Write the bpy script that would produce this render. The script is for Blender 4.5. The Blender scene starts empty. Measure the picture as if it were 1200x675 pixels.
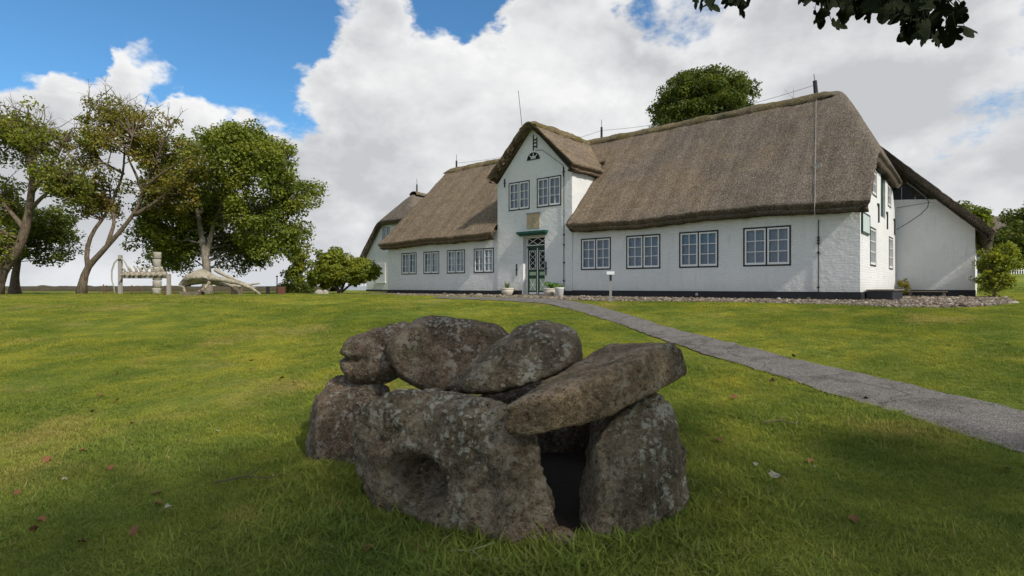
import bpy, bmesh, math, random
import numpy as np
from mathutils import Vector, Matrix, Euler, Quaternion

scene = bpy.context.scene
R = math.radians
# ------------------------------------------------------------------ camera
FPX, CX, CY, EYE = 640.0, 600.0, 335.0, 1.5      # focal length in photo pixels, principal point, eye height
cam_d = bpy.data.cameras.new('camera')
cam_d.sensor_width = 36.0
cam_d.lens = 36.0 * FPX / 1200.0
cam_d.shift_y = (CY - 337.5) / 1200.0
cam_d.clip_start = 0.05
cam_d.clip_end = 20000.0
cam = bpy.data.objects.new('camera', cam_d)
scene.collection.objects.link(cam)
cam.location = (0, 0, EYE)
cam.rotation_euler = (R(90), 0, 0)
scene.camera = cam

# ------------------------------------------------------------------ light
SUN_AZ = (0.672, -0.741)           # horizontal direction towards the sun (right, behind the camera)
SUN_EL = 43.0
sun_d = bpy.data.lights.new('sun', 'SUN')
sun_d.energy = 2.4
sun_d.angle = R(2.5)
sun_d.color = (1.0, 0.93, 0.82)
sun = bpy.data.objects.new('sun', sun_d)
scene.collection.objects.link(sun)
_c = math.cos(R(SUN_EL)); _n = math.hypot(*SUN_AZ)
SUN = Vector((SUN_AZ[0]/_n*_c, SUN_AZ[1]/_n*_c, math.sin(R(SUN_EL))))
sun.rotation_euler = (-SUN).to_track_quat('-Z', 'Y').to_euler()
sun.location = (30, -30, 40)

scene.view_settings.view_transform = 'Standard'
scene.view_settings.look = 'None'
scene.view_settings.exposure = 0.88
scene.view_settings.gamma = 1.0
scene.view_settings.use_curve_mapping = False
scene.cycles.max_bounces = 6
scene.cycles.transparent_max_bounces = 12
scene.cycles.use_denoising = True
scene.cycles.sample_clamp_indirect = 6.0

# ------------------------------------------------------------------ node helper
class NT:
    def __init__(self, tree):
        self.t = tree; self.n = tree.nodes; self.l = tree.links
    def node(self, typ, **kw):
        nd = self.n.new(typ)
        for k, v in kw.items():
            if k == 'ins':
                for s, val in v.items():
                    self.put(nd.inputs[s], val)
            else:
                setattr(nd, k, v)
        return nd
    def put(self, sock, val):
        if isinstance(val, bpy.types.NodeSocket):
            self.l.new(val, sock)
        elif isinstance(val, bpy.types.Node):
            self.l.new(val.outputs[0], sock)
        else:
            if isinstance(val, tuple) and len(val) == 3 and sock.type == 'RGBA':
                val = (*val, 1.0)
            sock.default_value = val
    def math(self, op, a, b=0.0, c=0.0, clamp=False):
        nd = self.n.new('ShaderNodeMath'); nd.operation = op; nd.use_clamp = clamp
        self.put(nd.inputs[0], a); self.put(nd.inputs[1], b); self.put(nd.inputs[2], c)
        return nd.outputs[0]
    def vmath(self, op, a, b=(0, 0, 0), out=0):
        nd = self.n.new('ShaderNodeVectorMath'); nd.operation = op
        self.put(nd.inputs[0], a)
        if op == 'SCALE': self.put(nd.inputs['Scale'], b)
        else: self.put(nd.inputs[1], b)
        return nd.outputs['Value'] if out else nd.outputs[0]
    def mix(self, fac, a, b, blend='MIX'):
        nd = self.n.new('ShaderNodeMix'); nd.data_type = 'RGBA'; nd.blend_type = blend
        self.put(nd.inputs[0], fac); self.put(nd.inputs[6], a); self.put(nd.inputs[7], b)
        return nd.outputs[2]
    def noise(self, vec, scale, detail=4.0, rough=0.55, dist=0.0, col=False):
        nd = self.n.new('ShaderNodeTexNoise')
        if vec is not None: self.put(nd.inputs['Vector'], vec)
        nd.inputs['Scale'].default_value = scale; nd.inputs['Detail'].default_value = detail
        nd.inputs['Roughness'].default_value = rough; nd.inputs['Distortion'].default_value = dist
        return nd.outputs['Color' if col else 'Fac']
    def ss(self, x, a, b):
        nd = self.n.new('ShaderNodeMapRange'); nd.interpolation_type = 'SMOOTHSTEP'
        self.put(nd.inputs[0], x); nd.inputs[1].default_value = a; nd.inputs[2].default_value = b
        nd.inputs[3].default_value = 0; nd.inputs[4].default_value = 1
        return nd.outputs[0]
    def ramp(self, x, stops):
        nd = self.n.new('ShaderNodeValToRGB'); self.put(nd.inputs[0], x)
        el = nd.color_ramp.elements
        while len(el) < len(stops): el.new(0.5)
        for e, (p, c) in zip(el, stops):
            e.position = p; e.color = (*c, 1.0)
        return nd.outputs[0]
    def comb(self, x, y, z):
        nd = self.n.new('ShaderNodeCombineXYZ'); self.put(nd.inputs[0], x); self.put(nd.inputs[1], y); self.put(nd.inputs[2], z)
        return nd.outputs[0]
    def sep(self, v):
        nd = self.n.new('ShaderNodeSeparateXYZ'); self.put(nd.inputs[0], v); return nd.outputs

# ------------------------------------------------------------------ sky with clouds
world = bpy.data.worlds.new('World'); scene.world = world; world.use_nodes = True
def pixdir(px, py):
    return Vector(((px-CX)/FPX, 1.0, (CY-py)/FPX)).normalized()
def build_sky():
    w = NT(world.node_tree); w.n.clear()
    sky = w.node('ShaderNodeTexSky', sky_type='NISHITA', sun_disc=False)
    sky.sun_elevation = R(SUN_EL); sky.sun_rotation = math.atan2(SUN_AZ[0], SUN_AZ[1])
    sky.altitude = 0; sky.air_density = 1.0; sky.dust_density = 0.35; sky.ozone_density = 2.5
    tc = w.node('ShaderNodeTexCoord'); d = tc.outputs['Generated']
    sx, sy, sz = w.sep(d)
    q = w.comb(sx, sy, w.math('MULTIPLY', sz, 1.55))
    w1 = w.vmath('SUBTRACT', w.noise(q, 5.0, 5.0, 0.6, col=True), (0.5, 0.5, 0.5)); w2 = w.vmath('SUBTRACT', w.noise(q, 17.0, 5.0, 0.65, col=True), (0.5, 0.5, 0.5))
    dw = w.vmath('NORMALIZE', w.vmath('ADD', d, w.vmath('ADD', w.vmath('SCALE', w1, 0.22), w.vmath('SCALE', w2, 0.05))))
    def field(off):
        c = w.vmath('ADD', q, off) if off else q
        return w.math('ADD', w.math('MULTIPLY', w.noise(c, 3.1, 9.0, 0.60, 0.3), 0.72), w.math('MULTIPLY', w.noise(c, 13.0, 6.0, 0.62), 0.28))
    base = field(None); lit = field((0.045, -0.035, 0.075))
    # openings (-) and banks (+) of the cloud field, as directions in the sky
    tot = None
    for (px, py, deg, amp) in [(30, -10, 26, -0.52), (235, 35, 15, -0.34), (300, 90, 8, -0.12), (60, -180, 40, -0.2), (540, -5, 7, -0.36), (800, -14, 7, -0.42), (1160, 80, 8, -0.26), (480, 108, 6, -0.14),
              (168, 50, 5.5, 0.62), (180, 92, 3.5, -0.26), (150, 132, 9, 0.36), (40, 124, 8, 0.32), (150, 240, 16, 0.34), (10, 260, 14, 0.3), (230, 190, 12, 0.3), (420, 40, 13, 0.34), (330, 170, 11, 0.22), (440, 170, 15, 0.24), (690, 70, 16, 0.28), (900, 70, 18, 0.26), (1060, 190, 20, 0.24), (1110, 30, 8, 0.12)]:
        dot = w.vmath('DOT_PRODUCT', dw, tuple(pixdir(px, py)), out=1)
        v = w.math('MULTIPLY', w.ss(dot, math.cos(R(deg)), 1.0), amp); tot = v if tot is None else w.math('ADD', tot, v)
    f = w.math('ADD', w.math('ADD', w.math('MULTIPLY', base, 1.25), -0.085), tot)
    f = w.math('ADD', f, w.math('MULTIPLY', w.ss(sz, 0.22, 0.0), 0.12))
    cov = w.ss(f, 0.42, 0.59)
    thick = w.ss(f, 0.52, 0.86)
    big = w.noise(w.vmath('ADD', q, (4.35, -0.28, 2.5)), 2.6, 5.0, 0.55)
    emb = w.math('MULTIPLY', w.math('SUBTRACT', base, lit), -2.4)
    shade = w.math('ADD', w.math('ADD', w.math('MULTIPLY', thick, 0.45), w.math('MULTIPLY', w.ss(big, 0.38, 0.62), 0.80)), emb, clamp=True)
    ccol = w.mix(shade, (5.1, 5.1, 5.1), (3.1, 3.17, 3.3))
    blue = w.mix(1.0, sky.outputs[0], (0.42, 0.70, 0.83), 'MULTIPLY')
    col = w.mix(cov, blue, ccol)
    haze = w.ss(sz, 0.14, -0.01)
    col = w.mix(w.math('MULTIPLY', haze, 0.4), col, (4.5, 4.7, 4.95))
    bg = w.node('ShaderNodeBackground', ins={'Color': col, 'Strength': 0.1})
    out = w.node('ShaderNodeOutputWorld'); w.l.new(bg.outputs[0], out.inputs[0])
build_sky()
world.cycles.sampling_method = 'MANUAL'; world.cycles.sample_map_resolution = 512

# ------------------------------------------------------------------ numpy noise
def _hash(ix, iy, iz, seed):
    h = (ix*374761393 + iy*668265263 + iz*2147483647 + seed*974711) & 0xffffffff
    h = ((h ^ (h >> 13)) * 1274126177) & 0xffffffff
    h = ((h ^ (h >> 16)) * 2246822519) & 0xffffffff
    return ((h ^ (h >> 15)) & 0xffffff) / float(0xffffff)
def vnoise(p, seed=0):
    p = np.asarray(p, float); i = np.floor(p).astype(np.int64); f = p - i; u = f*f*(3-2*f)
    o = 0
    for dx in (0, 1):
        for dy in (0, 1):
            for dz in (0, 1):
                wgt = (u[:, 0] if dx else 1-u[:, 0])*(u[:, 1] if dy else 1-u[:, 1])*(u[:, 2] if dz else 1-u[:, 2])
                o = o + wgt*_hash(i[:, 0]+dx, i[:, 1]+dy, i[:, 2]+dz, seed)
    return o*2-1
def fbm(p, scale=1.0, octv=4, gain=0.5, seed=0):
    p = np.asarray(p, float)*scale; a = 1.0; o = 0
    for k in range(octv):
        o = o + a*vnoise(p + 17.3*k, seed+k); p = p*2.03; a *= gain
    return o
def sstep(x, a, b):
    t = np.clip((np.asarray(x, float)-a)/(b-a), 0, 1); return t*t*(3-2*t)

# ------------------------------------------------------------------ the lie of the land
HC = np.array([9.5625, 15.0]); HU = np.array([-0.757, 0.653]); HV = np.array([0.653, 0.757])
HROT = math.atan2(-0.653, 0.757); HZ = 1.08
def ground_z(x, y):
    x = np.asarray(x, float); y = np.asarray(y, float)
    q = (x-HC[0])*HV[0] + (y-HC[1])*HV[1] + 17.6
    ty = np.clip((y-1.8)/19.5, 0, 1.0); tq = np.clip((q-1.6)/15.0, 0, 1.0)
    t = np.clip(((ty**6 + tq**6 + 1e-9)**(1/6.0)), 0, 1)
    z = HZ*t*t*(3-2*t)
    z = z + 0.03*fbm(np.stack([x, y, 0*x], -1).reshape(-1, 3), 0.35, 3, 0.5, 5).reshape(x.shape)*sstep(np.abs(q-17.6), 0.5, 4)
    z = z + 1.25*sstep(y, 21, 38)*sstep(x - 0.55*y, 3.0, 9.0)
    far = sstep(y, 52, 75)*sstep(-x + 0.02*y, -30, 0)
    z = z - 6.5*far
    z = z - 9*sstep(np.hypot(x, y), 200, 500)
    return z
def GZ(x, y): return float(ground_z(np.array([x]), np.array([y]))[0])
def G(px, py):
    """ground point seen at a place in the photograph"""
    a = (px-CX)/FPX; b = (CY-py)/FPX
    ys = np.concatenate([np.linspace(1, 12, 900), np.linspace(12, 60, 2400)])
    h = EYE + b*ys - ground_z(a*ys, ys)
    k = int(np.argmax(h < 0)) if (h < 0).any() else len(ys)-1
    y = ys[k]; return Vector((a*y, y, GZ(a*y, y)))
def P(px, py, depth):
    return Vector(((px-CX)/FPX*depth, depth, EYE + (CY-py)/FPX*depth))
def px_u(px, v=0.0):
    """distance along the facade (from its right corner) of an image column, on the plane v metres behind the facade"""
    k = (px-CX)/FPX
    return (HC[0]+HV[0]*v - k*(HC[1]+HV[1]*v))/(0.757+0.653*k)

# ------------------------------------------------------------------ mesh helpers
COL = scene.collection
def tag(o, label=None, cat=None, group=None, kind=None):
    if label: o['label'] = label
    if cat: o['category'] = cat
    if group: o['group'] = group
    if kind: o['kind'] = kind
    return o
def empty(name, loc=(0, 0, 0), rz=0.0, parent=None):
    o = bpy.data.objects.new(name, None); COL.objects.link(o)
    o.location = loc; o.rotation_euler = (0, 0, rz); o.empty_display_size = 0.2
    if parent: o.parent = parent
    return o
def link_mesh(name, me, mat=None, parent=None, loc=None, rot=None):
    o = bpy.data.objects.new(name, me); COL.objects.link(o)
    if mat and not me.materials: me.materials.append(mat)
    if parent: o.parent = parent
    if loc is not None: o.location = loc
    if rot is not None: o.rotation_euler = rot
    return o
def mesh_np(name, V, F, smooth=False, mat=None):
    """V (n,3); F (m,3) or (m,4) array"""
    V = np.asarray(V, np.float32); F = np.asarray(F, np.int32); k = F.shape[1]
    me = bpy.data.meshes.new(name)
    me.vertices.add(len(V)); me.vertices.foreach_set('co', V.ravel())
    me.loops.add(F.size); me.loops.foreach_set('vertex_index', F.ravel())
    me.polygons.add(len(F)); me.polygons.foreach_set('loop_start', np.arange(0, F.size, k, dtype=np.int32))
    me.update(calc_edges=True); me.validate()
    if smooth: me.polygons.foreach_set('use_smooth', np.ones(len(me.polygons), bool))
    if mat: me.materials.append(mat)
    return me
class MB:
    def __init__(self): self.v = []; self.f = []
    def add(self, vs, fs):
        o = len(self.v); self.v += [tuple(map(float, v)) for v in vs]; self.f += [tuple(o+i for i in f) for f in fs]; return self
    def box(self, x0, x1, y0, y1, z0, z1):
        return self.add([(x0, y0, z0), (x1, y0, z0), (x1, y1, z0), (x0, y1, z0), (x0, y0, z1), (x1, y0, z1), (x1, y1, z1), (x0, y1, z1)],
                        [(3, 2, 1, 0), (4, 5, 6, 7), (0, 1, 5, 4), (1, 2, 6, 5), (2, 3, 7, 6), (3, 0, 4, 7)])
    def prism(self, poly, y0, y1):
        """polygon of (x, z) swept from y0 (front) to y1"""
        n = len(poly)
        return self.add([(x, y0, z) for x, z in poly]+[(x, y1, z) for x, z in poly],
                        [tuple(range(n)), tuple(range(2*n-1, n-1, -1))]+[((i+1) % n, i, n+i, n+(i+1) % n) for i in range(n)])
    def tube(self, pts, rad, n=8, cap=True):
        pts = [Vector(p) for p in pts]; m = len(pts)
        if not hasattr(rad, '__len__'): rad = [rad]*m
        ring = []; ref = None; o = len(self.v)
        for i, p in enumerate(pts):
            t = (pts[min(i+1, m-1)]-pts[max(i-1, 0)])
            t = t.normalized() if t.length > 1e-9 else Vector((0, 0, 1))
            if ref is None: ref = t.orthogonal().normalized()
            a = (ref - t*ref.dot(t)); a = a.normalized() if a.length > 1e-6 else t.orthogonal().normalized()
            ref = a; b = t.cross(a)
            for k in range(n):
                an = 2*math.pi*k/n; self.v.append(tuple(p+(a*math.cos(an)+b*math.sin(an))*rad[i]))
        for i in range(m-1):
            for k in range(n):
                self.f.append((o+i*n+k, o+i*n+(k+1) % n, o+(i+1)*n+(k+1) % n, o+(i+1)*n+k))
        if cap:
            self.f.append(tuple(o+k for k in range(n-1, -1, -1))); self.f.append(tuple(o+(m-1)*n+k for k in range(n)))
        return self
    def lathe(self, prof, n=24, c=(0, 0, 0)):
        o = len(self.v); m = len(prof)
        for r, z in prof:
            for k in range(n):
                an = 2*math.pi*k/n; self.v.append((c[0]+r*math.cos(an), c[1]+r*math.sin(an), c[2]+z))
        for i in range(m-1):
            for k in range(n):
                self.f.append((o+i*n+k, o+i*n+(k+1) % n, o+(i+1)*n+(k+1) % n, o+(i+1)*n+k))
        self.f.append(tuple(o+k for k in range(n-1, -1, -1))); self.f.append(tuple(o+(m-1)*n+k for k in range(n)))
        return self
    def mesh(self, name, mat=None, smooth=False):
        me = bpy.data.meshes.new(name); me.from_pydata(self.v, [], self.f); me.update()
        if smooth: me.polygons.foreach_set('use_smooth', np.ones(len(me.polygons), bool))
        if mat: me.materials.append(mat)
        return me
    def build(self, name, mat, parent=None, smooth=False, loc=None, rot=None):
        return link_mesh(name, self.mesh(name, mat, smooth), None, parent, loc, rot)
def bevel_mesh(me, w=0.01, seg=2):
    bm = bmesh.new(); bm.from_mesh(me)
    bmesh.ops.bevel(bm, geom=bm.edges[:], offset=w, segments=seg, affect='EDGES', profile=0.5)
    bm.to_mesh(me); bm.free(); me.update(); return me

# ------------------------------------------------------------------ materials
MATS = {}
def mat(name, fn):
    m = bpy.data.materials.new(name); m.use_nodes = True
    t = NT(m.node_tree); t.n.clear()
    out = t.node('ShaderNodeOutputMaterial'); sh, disp = fn(t), None
    t.l.new(sh, out.inputs[0]); MATS[name] = m; return m
def princ(t, col, rough=0.7, normal=None, spec=0.3, metal=0.0):
    b = t.node('ShaderNodeBsdfPrincipled')
    t.put(b.inputs['Base Color'], col); t.put(b.inputs['Roughness'], rough)
    b.inputs['Specular IOR Level'].default_value = spec; b.inputs['Metallic'].default_value = metal
    if normal is not None: t.l.new(normal, b.inputs['Normal'])
    return b.outputs[0]
def bump(t, h, dist=0.01, strength=1.0, normal=None):
    b = t.node('ShaderNodeBump', ins={'Height': h, 'Distance': dist, 'Strength': strength})
    if normal is not None: t.l.new(normal, b.inputs['Normal'])
    return b.outputs[0]
def objco(t): return t.node('ShaderNodeTexCoord').outputs['Object']
def posco(t): return t.node('ShaderNodeNewGeometry').outputs['Position']
def simple(name, col, rough=0.6, var=0.25, scale=6.0, bscale=40.0, bd=0.002, spec=0.3, metal=0.0):
    def fn(t):
        c = objco(t); n = t.noise(c, scale, 5, 0.6)
        dk = tuple(v*(1-var) for v in col); lt = tuple(min(1, v*(1+var)) for v in col)
        return princ(t, t.mix(n, dk, lt), rough, bump(t, t.noise(c, bscale, 3), bd), spec, metal)
    return mat(name, fn)

def wall_mat(axis):
    def fn(t):
        x, y, z = t.sep(objco(t))
        along = x if axis == 'x' else y
        v = t.comb(along, z, 0.0)
        wob = t.noise(objco(t), 2.2, 3, col=True)
        v2 = t.vmath('ADD', v, t.vmath('SCALE', wob, 0.03))
        br = t.node('ShaderNodeTexBrick', ins={'Vector': v2, 'Scale': 1.0, 'Mortar Size': 0.007, 'Mortar Smooth': 0.6, 'Brick Width': 0.245, 'Row Height': 0.075,
                                               'Color1': (1, 1, 1), 'Color2': (0.8, 0.8, 0.8), 'Mortar': (0, 0, 0)})
        fine = t.noise(objco(t), 38, 4, 0.6); mid = t.noise(objco(t), 5.5, 4, 0.6); big = t.noise(objco(t), 0.8, 4, 0.6)
        h = t.math('ADD', t.math('MULTIPLY', br.outputs['Color'], 0.55), t.math('ADD', t.math('MULTIPLY', fine, 0.5), t.math('MULTIPLY', mid, 2.6)))
        col = t.mix(t.ss(big, 0.35, 0.7), (0.66, 0.665, 0.665), (0.71, 0.71, 0.70))
        streak = t.noise(t.comb(t.math('MULTIPLY', along, 5.0), t.math('MULTIPLY', z, 0.7), 0.0), 1.2, 5, 0.65)
        col = t.mix(t.math('MULTIPLY', t.ss(streak, 0.52, 0.76), 0.45), col, (0.50, 0.50, 0.46))
        dirt = t.math('MULTIPLY', t.ss(t.math('ADD', z, t.math('MULTIPLY', mid, 0.5)), 1.0, 0.3), 0.5)
        col = t.mix(dirt, col, (0.46, 0.47, 0.41))
        spot = t.ss(t.noise(objco(t), 14, 3, 0.7), 0.70, 0.80)
        col = t.mix(t.math('MULTIPLY', spot, 0.35), col, (0.55, 0.55, 0.52))
        return princ(t, col, 0.75, bump(t, h, 0.011, 1.0), 0.2)
    return fn
M_WALLX = mat('white_painted_brick_front', wall_mat('x'))
M_WALLY = mat('white_painted_brick_side', wall_mat('y'))

def thatch_fn(straw, dark, moss_amt):
    def fn(t):
        c = objco(t); x, y, z = t.sep(c)
        st = t.comb(x, t.math('MULTIPLY', y, 0.5), t.math('MULTIPLY', z, 0.5))
        a = t.noise(st, 48, 4, 0.8); b = t.noise(c, 2.6, 5, 0.6); big = t.noise(c, 0.5, 4, 0.6)
        vor = t.node('ShaderNodeTexVoronoi', ins={'Vector': st, 'Scale': 70.0}); vd = vor.outputs['Distance']
        vr = t.sep(vor.outputs['Color'])[0]
        # weathering runs down the slope
        run = t.noise(t.comb(t.math('MULTIPLY', x, 3.2), t.math('MULTIPLY', y, 0.22), t.math('MULTIPLY', z, 0.22)), 1.0, 6, 0.62)
        course = t.noise(t.comb(t.math('MULTIPLY', x, 0.25), t.math('MULTIPLY', y, 2.6), t.math('MULTIPLY', z, 2.6)), 1.0, 3, 0.6)
        k = t.math('ADD', t.math('MULTIPLY', vr, 0.42), t.math('MULTIPLY', a, 0.62))
        col = t.ramp(k, [(0.20, dark), (0.46, tuple(p*0.5+q*0.5 for p, q in zip(dark, straw))), (0.66, straw), (0.84, tuple(min(1, v*2.3) for v in straw))])
        grey = t.mix(1.0, col, (0.76, 0.83, 0.98), 'MULTIPLY')
        col = t.mix(t.ss(t.math('ADD', big, t.math('MULTIPLY', x, 0.028)), 0.10, 0.46), col, grey)
        col = t.mix(t.math('MULTIPLY', t.ss(run, 0.40, 0.66), 0.55), col, t.mix(1.0, col, (0.60, 0.57, 0.56), 'MULTIPLY'))
        col = t.mix(t.math('MULTIPLY', t.ss(course, 0.50, 0.70), 0.30), col, t.mix(1.0, col, (1.35, 1.28, 1.2), 'MULTIPLY'))
        col = t.mix(t.math('MULTIPLY', t.ss(b, 0.46, 0.72), 0.4), col, t.mix(1.0, col, (0.66, 0.63, 0.6), 'MULTIPLY'))
        moss = t.math('MULTIPLY', t.ss(t.noise(c, 1.5, 6, 0.68), 0.50, 0.66), moss_amt)
        col = t.mix(moss, col, t.mix(a, (0.035, 0.035, 0.012), (0.17, 0.15, 0.045)))
        h = t.math('ADD', t.math('MULTIPLY', t.math('SUBTRACT', 1.0, vd), 0.6), t.math('ADD', a, t.math('ADD', t.math('MULTIPLY', b, 1.6), t.math('MULTIPLY', course, 0.8))))
        return princ(t, col, 0.92, bump(t, h, 0.045, 0.9), 0.1)
    return fn
M_THATCH = mat('reed_thatch', thatch_fn((0.31, 0.238, 0.163), (0.042, 0.033, 0.026), 0.25))
M_RIDGE = mat('mossy_ridge_thatch', thatch_fn((0.29, 0.22, 0.12), (0.05, 0.04, 0.025), 0.8))

def rock_fn(base, lich, amt):
    def fn(t):
        c = objco(t)
        n1 = t.noise(c, 2.6, 6, 0.65); n2 = t.noise(c, 24, 5, 0.75); n3 = t.noise(c, 90, 3, 0.7); n4 = t.noise(c, 6.0, 7, 0.72, 0.5)
        col = t.mix(t.ss(n1, 0.36, 0.64), tuple(v*0.55 for v in base), tuple(v*1.3 for v in base))
        col = t.mix(t.ss(n2, 0.30, 0.68), t.mix(1.0, col, (0.42, 0.40, 0.39), 'MULTIPLY'), t.mix(1.0, col, (1.2, 1.18, 1.15), 'MULTIPLY'))
        red = t.ss(t.noise(c, 2.1, 4, 0.6), 0.52, 0.66)
        col = t.mix(t.math('MULTIPLY', red, 0.5), col, t.mix(n2, (0.08, 0.045, 0.03), (0.26, 0.165, 0.10)))
        gm = t.ss(t.noise(t.vmath('ADD', c, (5, 3, 1)), 3.0, 5, 0.7), 0.54, 0.68)
        col = t.mix(t.math('MULTIPLY', gm, 0.45), col, t.mix(n2, (0.05, 0.05, 0.025), (0.2, 0.19, 0.08)))
        # crusts of pale lichen: rosettes gathered into patches, broken up by fine grain
        vo = t.node('ShaderNodeTexVoronoi', ins={'Vector': t.vmath('ADD', c, t.vmath('SCALE', t.noise(c, 30, 3, col=True), 0.03)), 'Scale': 26.0})
        ros = t.math('SUBTRACT', 0.62, vo.outputs['Distance'])
        lk = t.math('ADD', t.math('MULTIPLY', n4, 1.0), t.math('ADD', t.math('MULTIPLY', ros, 0.30), t.math('MULTIPLY', t.math('ADD', n2, n3), 0.30)))
        patch = t.ss(t.noise(t.vmath('ADD', c, (9, 2, 4)), 1.7, 3, 0.5), 0.36, 0.60)
        lm = t.math('MULTIPLY', t.ss(lk, 0.855, 0.92), t.math('ADD', t.math('MULTIPLY', patch, 0.8), 0.2))
        lcol = t.mix(t.noise(c, 11, 4), tuple(v*0.62 for v in lich), lich)
        col = t.mix(t.math('MULTIPLY', lm, amt), col, lcol)
        speck = t.ss(n3, 0.57, 0.66)
        col = t.mix(t.math('MULTIPLY', speck, 0.6), col, (0.42, 0.40, 0.36))
        pits = t.ss(t.noise(c, 40, 4, 0.65), 0.42, 0.30)
        col = t.mix(t.math('MULTIPLY', pits, 0.8), col, (0.02, 0.018, 0.016))
        h = t.math('ADD', t.math('ADD', t.math('MULTIPLY', n1, 2.2), t.math('MULTIPLY', n2, 1.5)), t.math('ADD', t.math('MULTIPLY', n3, 0.6), t.math('SUBTRACT', t.math('MULTIPLY', lm, 0.2), t.math('MULTIPLY', pits, 0.5))))
        return princ(t, col, 0.92, bump(t, h, 0.04, 1.0), 0.12)
    return fn
M_ROCK = mat('lichened_granite', rock_fn((0.31, 0.245, 0.165), (0.70, 0.67, 0.54), 0.9))
M_ROCK2 = mat('dark_granite', rock_fn((0.255, 0.19, 0.13), (0.64, 0.61, 0.52), 0.6))
M_ROCK3 = mat('brown_granite_slab', rock_fn((0.40, 0.295, 0.185), (0.60, 0.56, 0.42), 0.6))

def grass_cols(t, pos):
    a = t.noise(pos, 0.35, 4, 0.6); b = t.noise(pos, 1.6, 5, 0.65); 
    straw = t.ss(t.noise(t.vmath('ADD', pos, (11, 4, 0)), 0.5, 5, 0.65), 0.53, 0.70)
    col = t.mix(t.ss(a, 0.35, 0.65), (0.21, 0.245, 0.036), (0.335, 0.33, 0.05))
    col = t.mix(t.ss(b, 0.35, 0.7), t.mix(1.0, col, (0.55, 0.70, 0.8), 'MULTIPLY'), col)
    gx, gy, gz = t.sep(pos)
    near_turf = t.ss(t.math('ADD', gy, t.math('MULTIPLY', t.noise(pos, 0.6, 3), 5.0)), 11.0, 4.5)   # turf greener and darker towards the camera
    col = t.mix(t.math('MULTIPLY', near_turf, 0.6), col, t.mix(b, (0.12, 0.19, 0.05), (0.19, 0.255, 0.065)))
    col = t.mix(t.math('MULTIPLY', straw, 0.6), col, (0.37, 0.30, 0.11))
    return col
def ground_fn(t):
    pos = posco(t); col = grass_cols(t, pos)
    n = t.noise(pos, 30, 4, 0.7); n2 = t.noise(pos, 7, 5, 0.7)
    col = t.mix(t.ss(n, 0.25, 0.7), t.mix(1.0, col, (0.45, 0.48, 0.5), 'MULTIPLY'), t.mix(1.0, col, (1.0, 1.0, 1.0), 'MULTIPLY'))
    h = t.math('ADD', n, t.math('MULTIPLY', n2, 1.5))
    return princ(t, col, 0.9, bump(t, h, 0.05, 0.8), 0.05)
M_GROUND = mat('lawn_ground', ground_fn)
def blade_fn(t):
    pos = posco(t); col = grass_cols(t, pos)
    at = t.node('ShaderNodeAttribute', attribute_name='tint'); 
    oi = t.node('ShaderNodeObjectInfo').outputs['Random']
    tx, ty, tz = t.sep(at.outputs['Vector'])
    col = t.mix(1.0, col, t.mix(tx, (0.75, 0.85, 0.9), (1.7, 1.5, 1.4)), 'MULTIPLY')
    col = t.mix(t.ss(t.math('ADD', t.math('MULTIPLY', oi, 0.6), t.math('MULTIPLY', ty, 0.4)), 0.80, 0.90), col, (0.36, 0.31, 0.13))
    d = t.node('ShaderNodeBsdfDiffuse', ins={'Color': col}); tr = t.node('ShaderNodeBsdfTranslucent', ins={'Color': col})
    mx = t.node('ShaderNodeMixShader', ins={0: 0.45}); t.l.new(d.outputs[0], mx.inputs[1]); t.l.new(tr.outputs[0], mx.inputs[2])
    return mx.outputs[0]
M_BLADE = mat('grass_blade', blade_fn)
def path_fn(t):
    pos = posco(t); n = t.noise(pos, 60, 4, 0.75); b = t.noise(pos, 2.5, 5, 0.65); v = t.node('ShaderNodeTexVoronoi', ins={'Vector': pos, 'Scale': 70.0})
    r = t.sep(v.outputs['Color'])[0]
    col = t.mix(r, (0.105, 0.096, 0.087), (0.255, 0.235, 0.215))
    cr = t.node('ShaderNodeTexVoronoi', feature='DISTANCE_TO_EDGE', ins={'Vector': t.vmath('ADD', pos, t.vmath('SCALE', t.noise(pos, 3, 4, col=True), 0.5)), 'Scale': 0.9})
    col = t.mix(t.math('MULTIPLY', t.ss(cr.outputs['Distance'], 0.022, 0.004), 0.55), col, (0.05, 0.045, 0.035))
    col = t.mix(t.ss(b, 0.45, 0.75), col, t.mix(1.0, col, (0.62, 0.60, 0.58), 'MULTIPLY'))
    col = t.mix(t.math('MULTIPLY', t.ss(n, 0.62, 0.72), 0.5), col, (0.08, 0.07, 0.06))
    return princ(t, col, 0.9, bump(t, t.math('ADD', t.math('SUBTRACT', 1.0, v.outputs['Distance']), n), 0.02, 0.8), 0.15)
M_PATH = mat('rolled_grit', path_fn)
def gravel_fn(t):
    pos = posco(t); v = t.node('ShaderNodeTexVoronoi', ins={'Vector': pos, 'Scale': 24.0}); r = t.sep(v.outputs['Color'])[0]
    col = t.ramp(r, [(0.0, (0.10, 0.085, 0.07)), (0.5, (0.26, 0.225, 0.19)), (1.0, (0.42, 0.38, 0.33))])
    return princ(t, col, 0.85, bump(t, t.math('SUBTRACT', 1.0, v.outputs['Distance']), 0.04), 0.2)
M_GRAVEL = mat('shingle', gravel_fn)
def pebble_fn(t):
    r = t.node('ShaderNodeObjectInfo').outputs['Random']
    col = t.ramp(r, [(0.0, (0.06, 0.045, 0.032)), (0.4, (0.125, 0.096, 0.068)), (0.8, (0.19, 0.155, 0.115)), (1.0, (0.36, 0.32, 0.27))])
    return princ(t, col, 0.8, None, 0.25)
M_PEBBLE = mat('pebble', pebble_fn)
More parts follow.
